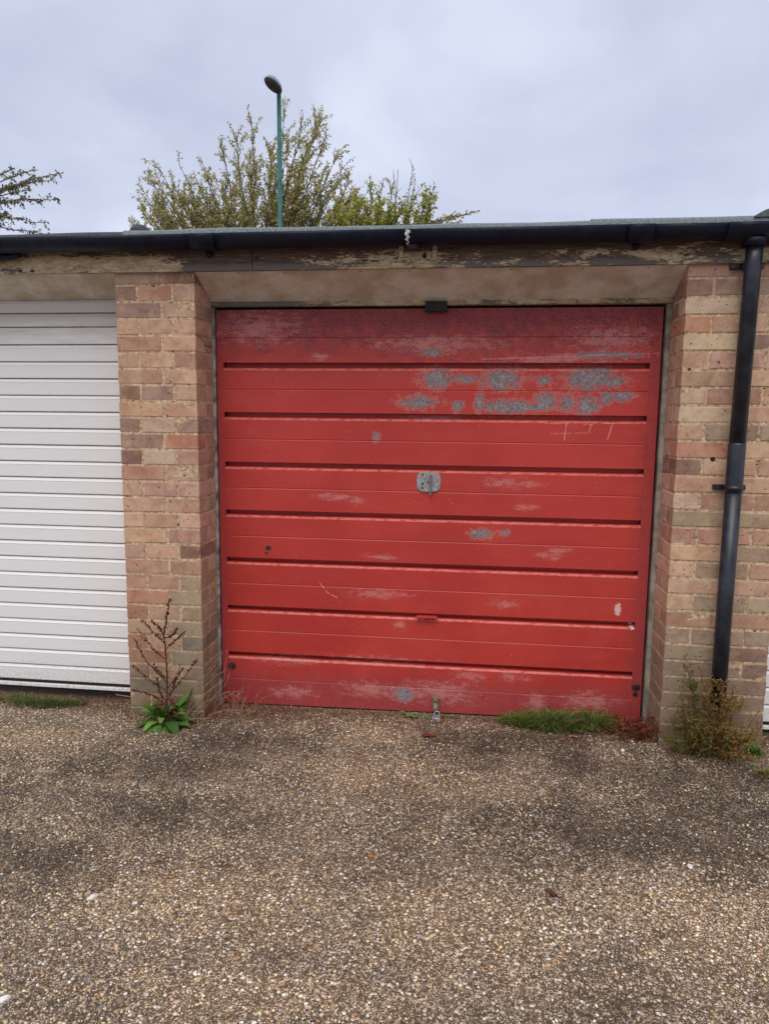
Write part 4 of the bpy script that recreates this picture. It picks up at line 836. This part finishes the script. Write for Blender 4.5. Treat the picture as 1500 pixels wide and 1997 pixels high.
for tip, n, wt in [((2.28, -.10, .37), 26, [1, 3, 5, 2, 1]), ((2.20, -.10, .27), 30, [3, 4, 3, 1, 2]), ((2.41, -.12, .31), 26, [1, 3, 5, 3, 1]), ((2.53, -.10, .20), 24, [1, 3, 6, 2, 1]), ((2.225, -.07, .40), 80, [5, 4, 1, .5, 4]), ((2.25, -.09, .30), 80, [4, 3, 2, 1, 4]), ((2.30, -.10, .33), 80, [1, 2, 5, 4, 1]), ((2.345, -.13, .34), 70, [.5, 2, 5, 4, 1]), ((2.38, -.14, .26), 80, [1, 3, 4, 3, 1]), ((2.42, -.08, .24), 80, [1, 3, 5, 2, 1]), ((2.47, -.05, .22), 70, [1, 3, 5, 2, 1]),
                   ((2.20, -.09, .18), 70, [5, 4, 1, 1, 4]), ((2.14, -.12, .05), 60, [6, 3, 1, 1, 3]), ((2.28, -.16, .16), 90, [3, 3, 3, 3, 3]), ((2.36, -.18, .14), 90, [3, 3, 4, 3, 3]), ((2.44, -.15, .12), 80, [2, 3, 5, 3, 2]), ((2.50, -.13, .08), 70, [2, 3, 5, 2, 1]), ((2.54, -.08, .13), 40, [1, 2, 6, 2, 1]), ((2.33, -.12, .22), 80, [3, 3, 3, 3, 4]), ((2.47, -.20, .02), 50, [1, 2, 5, 3, 1]), ((2.26, -.14, .10), 80, [5, 3, 1, 2, 5]), ((2.18, -.05, .10), 50, [5, 3, 1, 2, 4])]:
    feather(wd_, (2.34 + (tip[0] - 2.34) * .35, -.085, -.03), tip, int(n * 1.25), .066, gc, wt, 'stem')
rw = thing('red_weed', 'low dark red weed stems between the red door and right pier', 'weed', (2.06, .07, -.03))
for _ in range(34):
    b = (random.triangular(1.92, 2.16, 2.10), random.uniform(.0, .15), -.03); feather(rw, b, (b[0] + random.gauss(0, .03), b[1] - random.uniform(0, .05), random.uniform(.0, .08)), 7, .035, [srgb(128, 38, 32), srgb(96, 42, 32), srgb(158, 96, 66)], [4, 4, 3], 'stem', .0014)
sw = thing('small_weed', 'small pale green leafy weed left of the padlock', 'weed', (1.03, .18, -.04))
swl = Vector(sw.location)
for q in range(16):
    V = []; Fc = []; cs = []; a = random.uniform(math.pi * .9, math.pi * 2.1); off_ = Vector((random.uniform(-.07, .06), random.uniform(-.02, .02), .004))
    leaf_blade(None, off_, (math.cos(a), math.sin(a), random.uniform(.1, .9)), random.uniform(.022, .045), .018, .4, random.choice([srgb(124, 156, 84), srgb(104, 136, 66)]), cs, V, Fc, 4)
    link('leaf', np_mesh('leaf', [tuple(v) for v in V], Fc, np.array(cs), True), M['plant'], sw)
blades('grass_tuft', 'thin grass shoots growing right beside the padlock', 'grass', [(1.19, .19, .05, .015, 1)], 60, .03, 1, gp, [1, 1, 1, 1])

def dead_leaf(x, y, L, W, col, label, rz):
    bm = bmesh.new(); n = 7; rows = []
    for i_ in range(n):
        t = i_ / (n - 1); w_ = W * .5 * math.sin(math.pi * (t * .9 + .05)) ** .7
        rows.append([bm.verts.new(((t - .5) * L, s_ * w_, .002 + .006 * abs(s_) + .004 * math.sin(t * 6))) for s_ in (-1, -.45, 0, .45, 1)])
    for a, b in zip(rows, rows[1:]):
        for j in range(4): bm.faces.new((a[j], a[j + 1], b[j + 1], b[j]))
    o = bmesh_obj('fallen_leaf', bm, mat_simple('dead_leaf', col, tuple(c * .5 for c in col), 60, .6, .3), None, True)
    o.location = (x, y, float(gz(x, y)) + .003); o.rotation_euler = (0, 0, rz); tag(o, label, 'leaf')
dead_leaf(1.105, -.064, .060, .030, srgb(132, 52, 36), 'red-brown fallen leaf just in front of the padlock', .1)
dead_leaf(1.55, -1.135, .040, .020, srgb(88, 44, 28), 'dark brown curled leaf alone on the driveway foreground', -.35)
dead_leaf(1.776, .02, .040, .025, srgb(190, 112, 84), 'orange-pink leaf fragment in front of the green moss clump', .3)
# bigger light pebbles that stand out singly
for x, y, r, c, lb in [(.149, -1.317, .013, srgb(226, 216, 200), 'chunky white flint pebble on the left foreground of the driveway'), (1.974, -.083, .010, srgb(236, 228, 216), 'white pebble near the red weed'), (.134, -1.716, .013, srgb(232, 226, 214), 'white pebble in the bottom left corner'), (.972, -1.0, .008, srgb(206, 96, 52), 'orange pebble in the middle of the driveway'), (2.02, -.93, .010, srgb(230, 222, 210), 'elongated white pebble on the right side of the driveway')]:
    bm = bmesh.new(); bmesh.ops.create_icosphere(bm, subdivisions=2, radius=r)
    for v in bm.verts:
        v.co = Vector((v.co.x * 1.3, v.co.y * .8, v.co.z * .55)) * (1 + .35 * mnoise.noise(v.co * 90 + Vector((x * 50, 0, 0))))
    o = bmesh_obj('pebble', bm, mat_simple('pebble', c, tuple(k * .8 for k in c), 80, .6, .3)); o.location = (x, y, float(gz(x, y)) + r * .2); o.rotation_euler = (0, 0, x * 7); tag(o, lb, 'pebble', 'pebbles standing out on the driveway')

# litter of broken dry stems, husks and leaf crumbs along the wall foot
P = []; F_ = []; C = []
lc = [srgb(142, 98, 66), srgb(112, 70, 52), srgb(178, 146, 110), srgb(84, 56, 42), srgb(150, 80, 60), srgb(196, 170, 140)]
for q in range(11000):
    x = rng.uniform(-1.3, 2.75); dens = .35 + .9 * np.exp(-((x - .1) / .3) ** 2) + .9 * np.exp(-((x - 2.1) / .3) ** 2) + .4 * np.exp(-((x + .55) / .25) ** 2)
    if rng.random() > dens: continue
    y = .21 - abs(rng.normal(0, .11)); 
    if (-.39 < x < .01 or x > XR) : y -= .21
    z = float(gz(x, y)) + rng.uniform(.001, .007); a = rng.uniform(0, np.pi * 2); L = rng.uniform(.005, .022); wv = rng.uniform(.0006, .002)
    d = np.array([np.cos(a), np.sin(a), rng.normal(0, .25)]) * L; s_ = np.array([-np.sin(a), np.cos(a), 0]) * wv; p = np.array([x, y, z]); b = len(P)
    P += [p - s_, p + s_, p + d + s_, p + d - s_]; F_.append((b, b + 1, b + 2, b + 3)); C += [np.array(lc[rng.integers(len(lc))]) * rng.uniform(.6, 1.1)] * 4
o = link('leaf_litter', np_mesh('leaf_litter', P, F_, np.array(C)), M['plant']); o['kind'] = 'stuff'; tag(o, 'dry brown stem litter strewn along the foot of the wall', 'litter')

# stray stems lying in front of the moss, and a crack in the reveal of the narrow pier
sm = thing('dead_stems', 'pale dead stems lying between the moss clump and the red weed', 'dead weed', (1.98, .08, -.03))
for _ in range(26):
    a = Vector((random.uniform(1.86, 2.12), random.uniform(.0, .17), -.032)); t_ = random.uniform(-.6, .6) + (math.pi if random.random() < .5 else 0)
    d = Vector((math.cos(t_), math.sin(t_) * .6, random.uniform(.05, .5))) * random.uniform(.05, .14)
    stalk(sm, [a, a + d * .5 + Vector((0, 0, .012)), a + d], .0013, 3, M['straw'] if random.random() < .6 else M['redstem'], 'stem', .002)
bm = bmesh.new(); pts_ = [(.035, 1.800), (.070, 1.790), (.098, 1.777), (.103, 1.768), (.150, 1.764), (.212, 1.766)]
for (y0, z0), (y1, z1) in zip(pts_, pts_[1:]):
    q_ = [bm.verts.new(Vector((x, y, z)) - lp.location) for x, y, z in ((.0016, y0, z0 - .0022), (.0016, y1, z1 - .0016), (.0016, y1, z1 + .0016), (.0016, y0, z0 + .002))]; bm.faces.new(q_)
bmesh_obj('crack', bm, M['void'], lp)
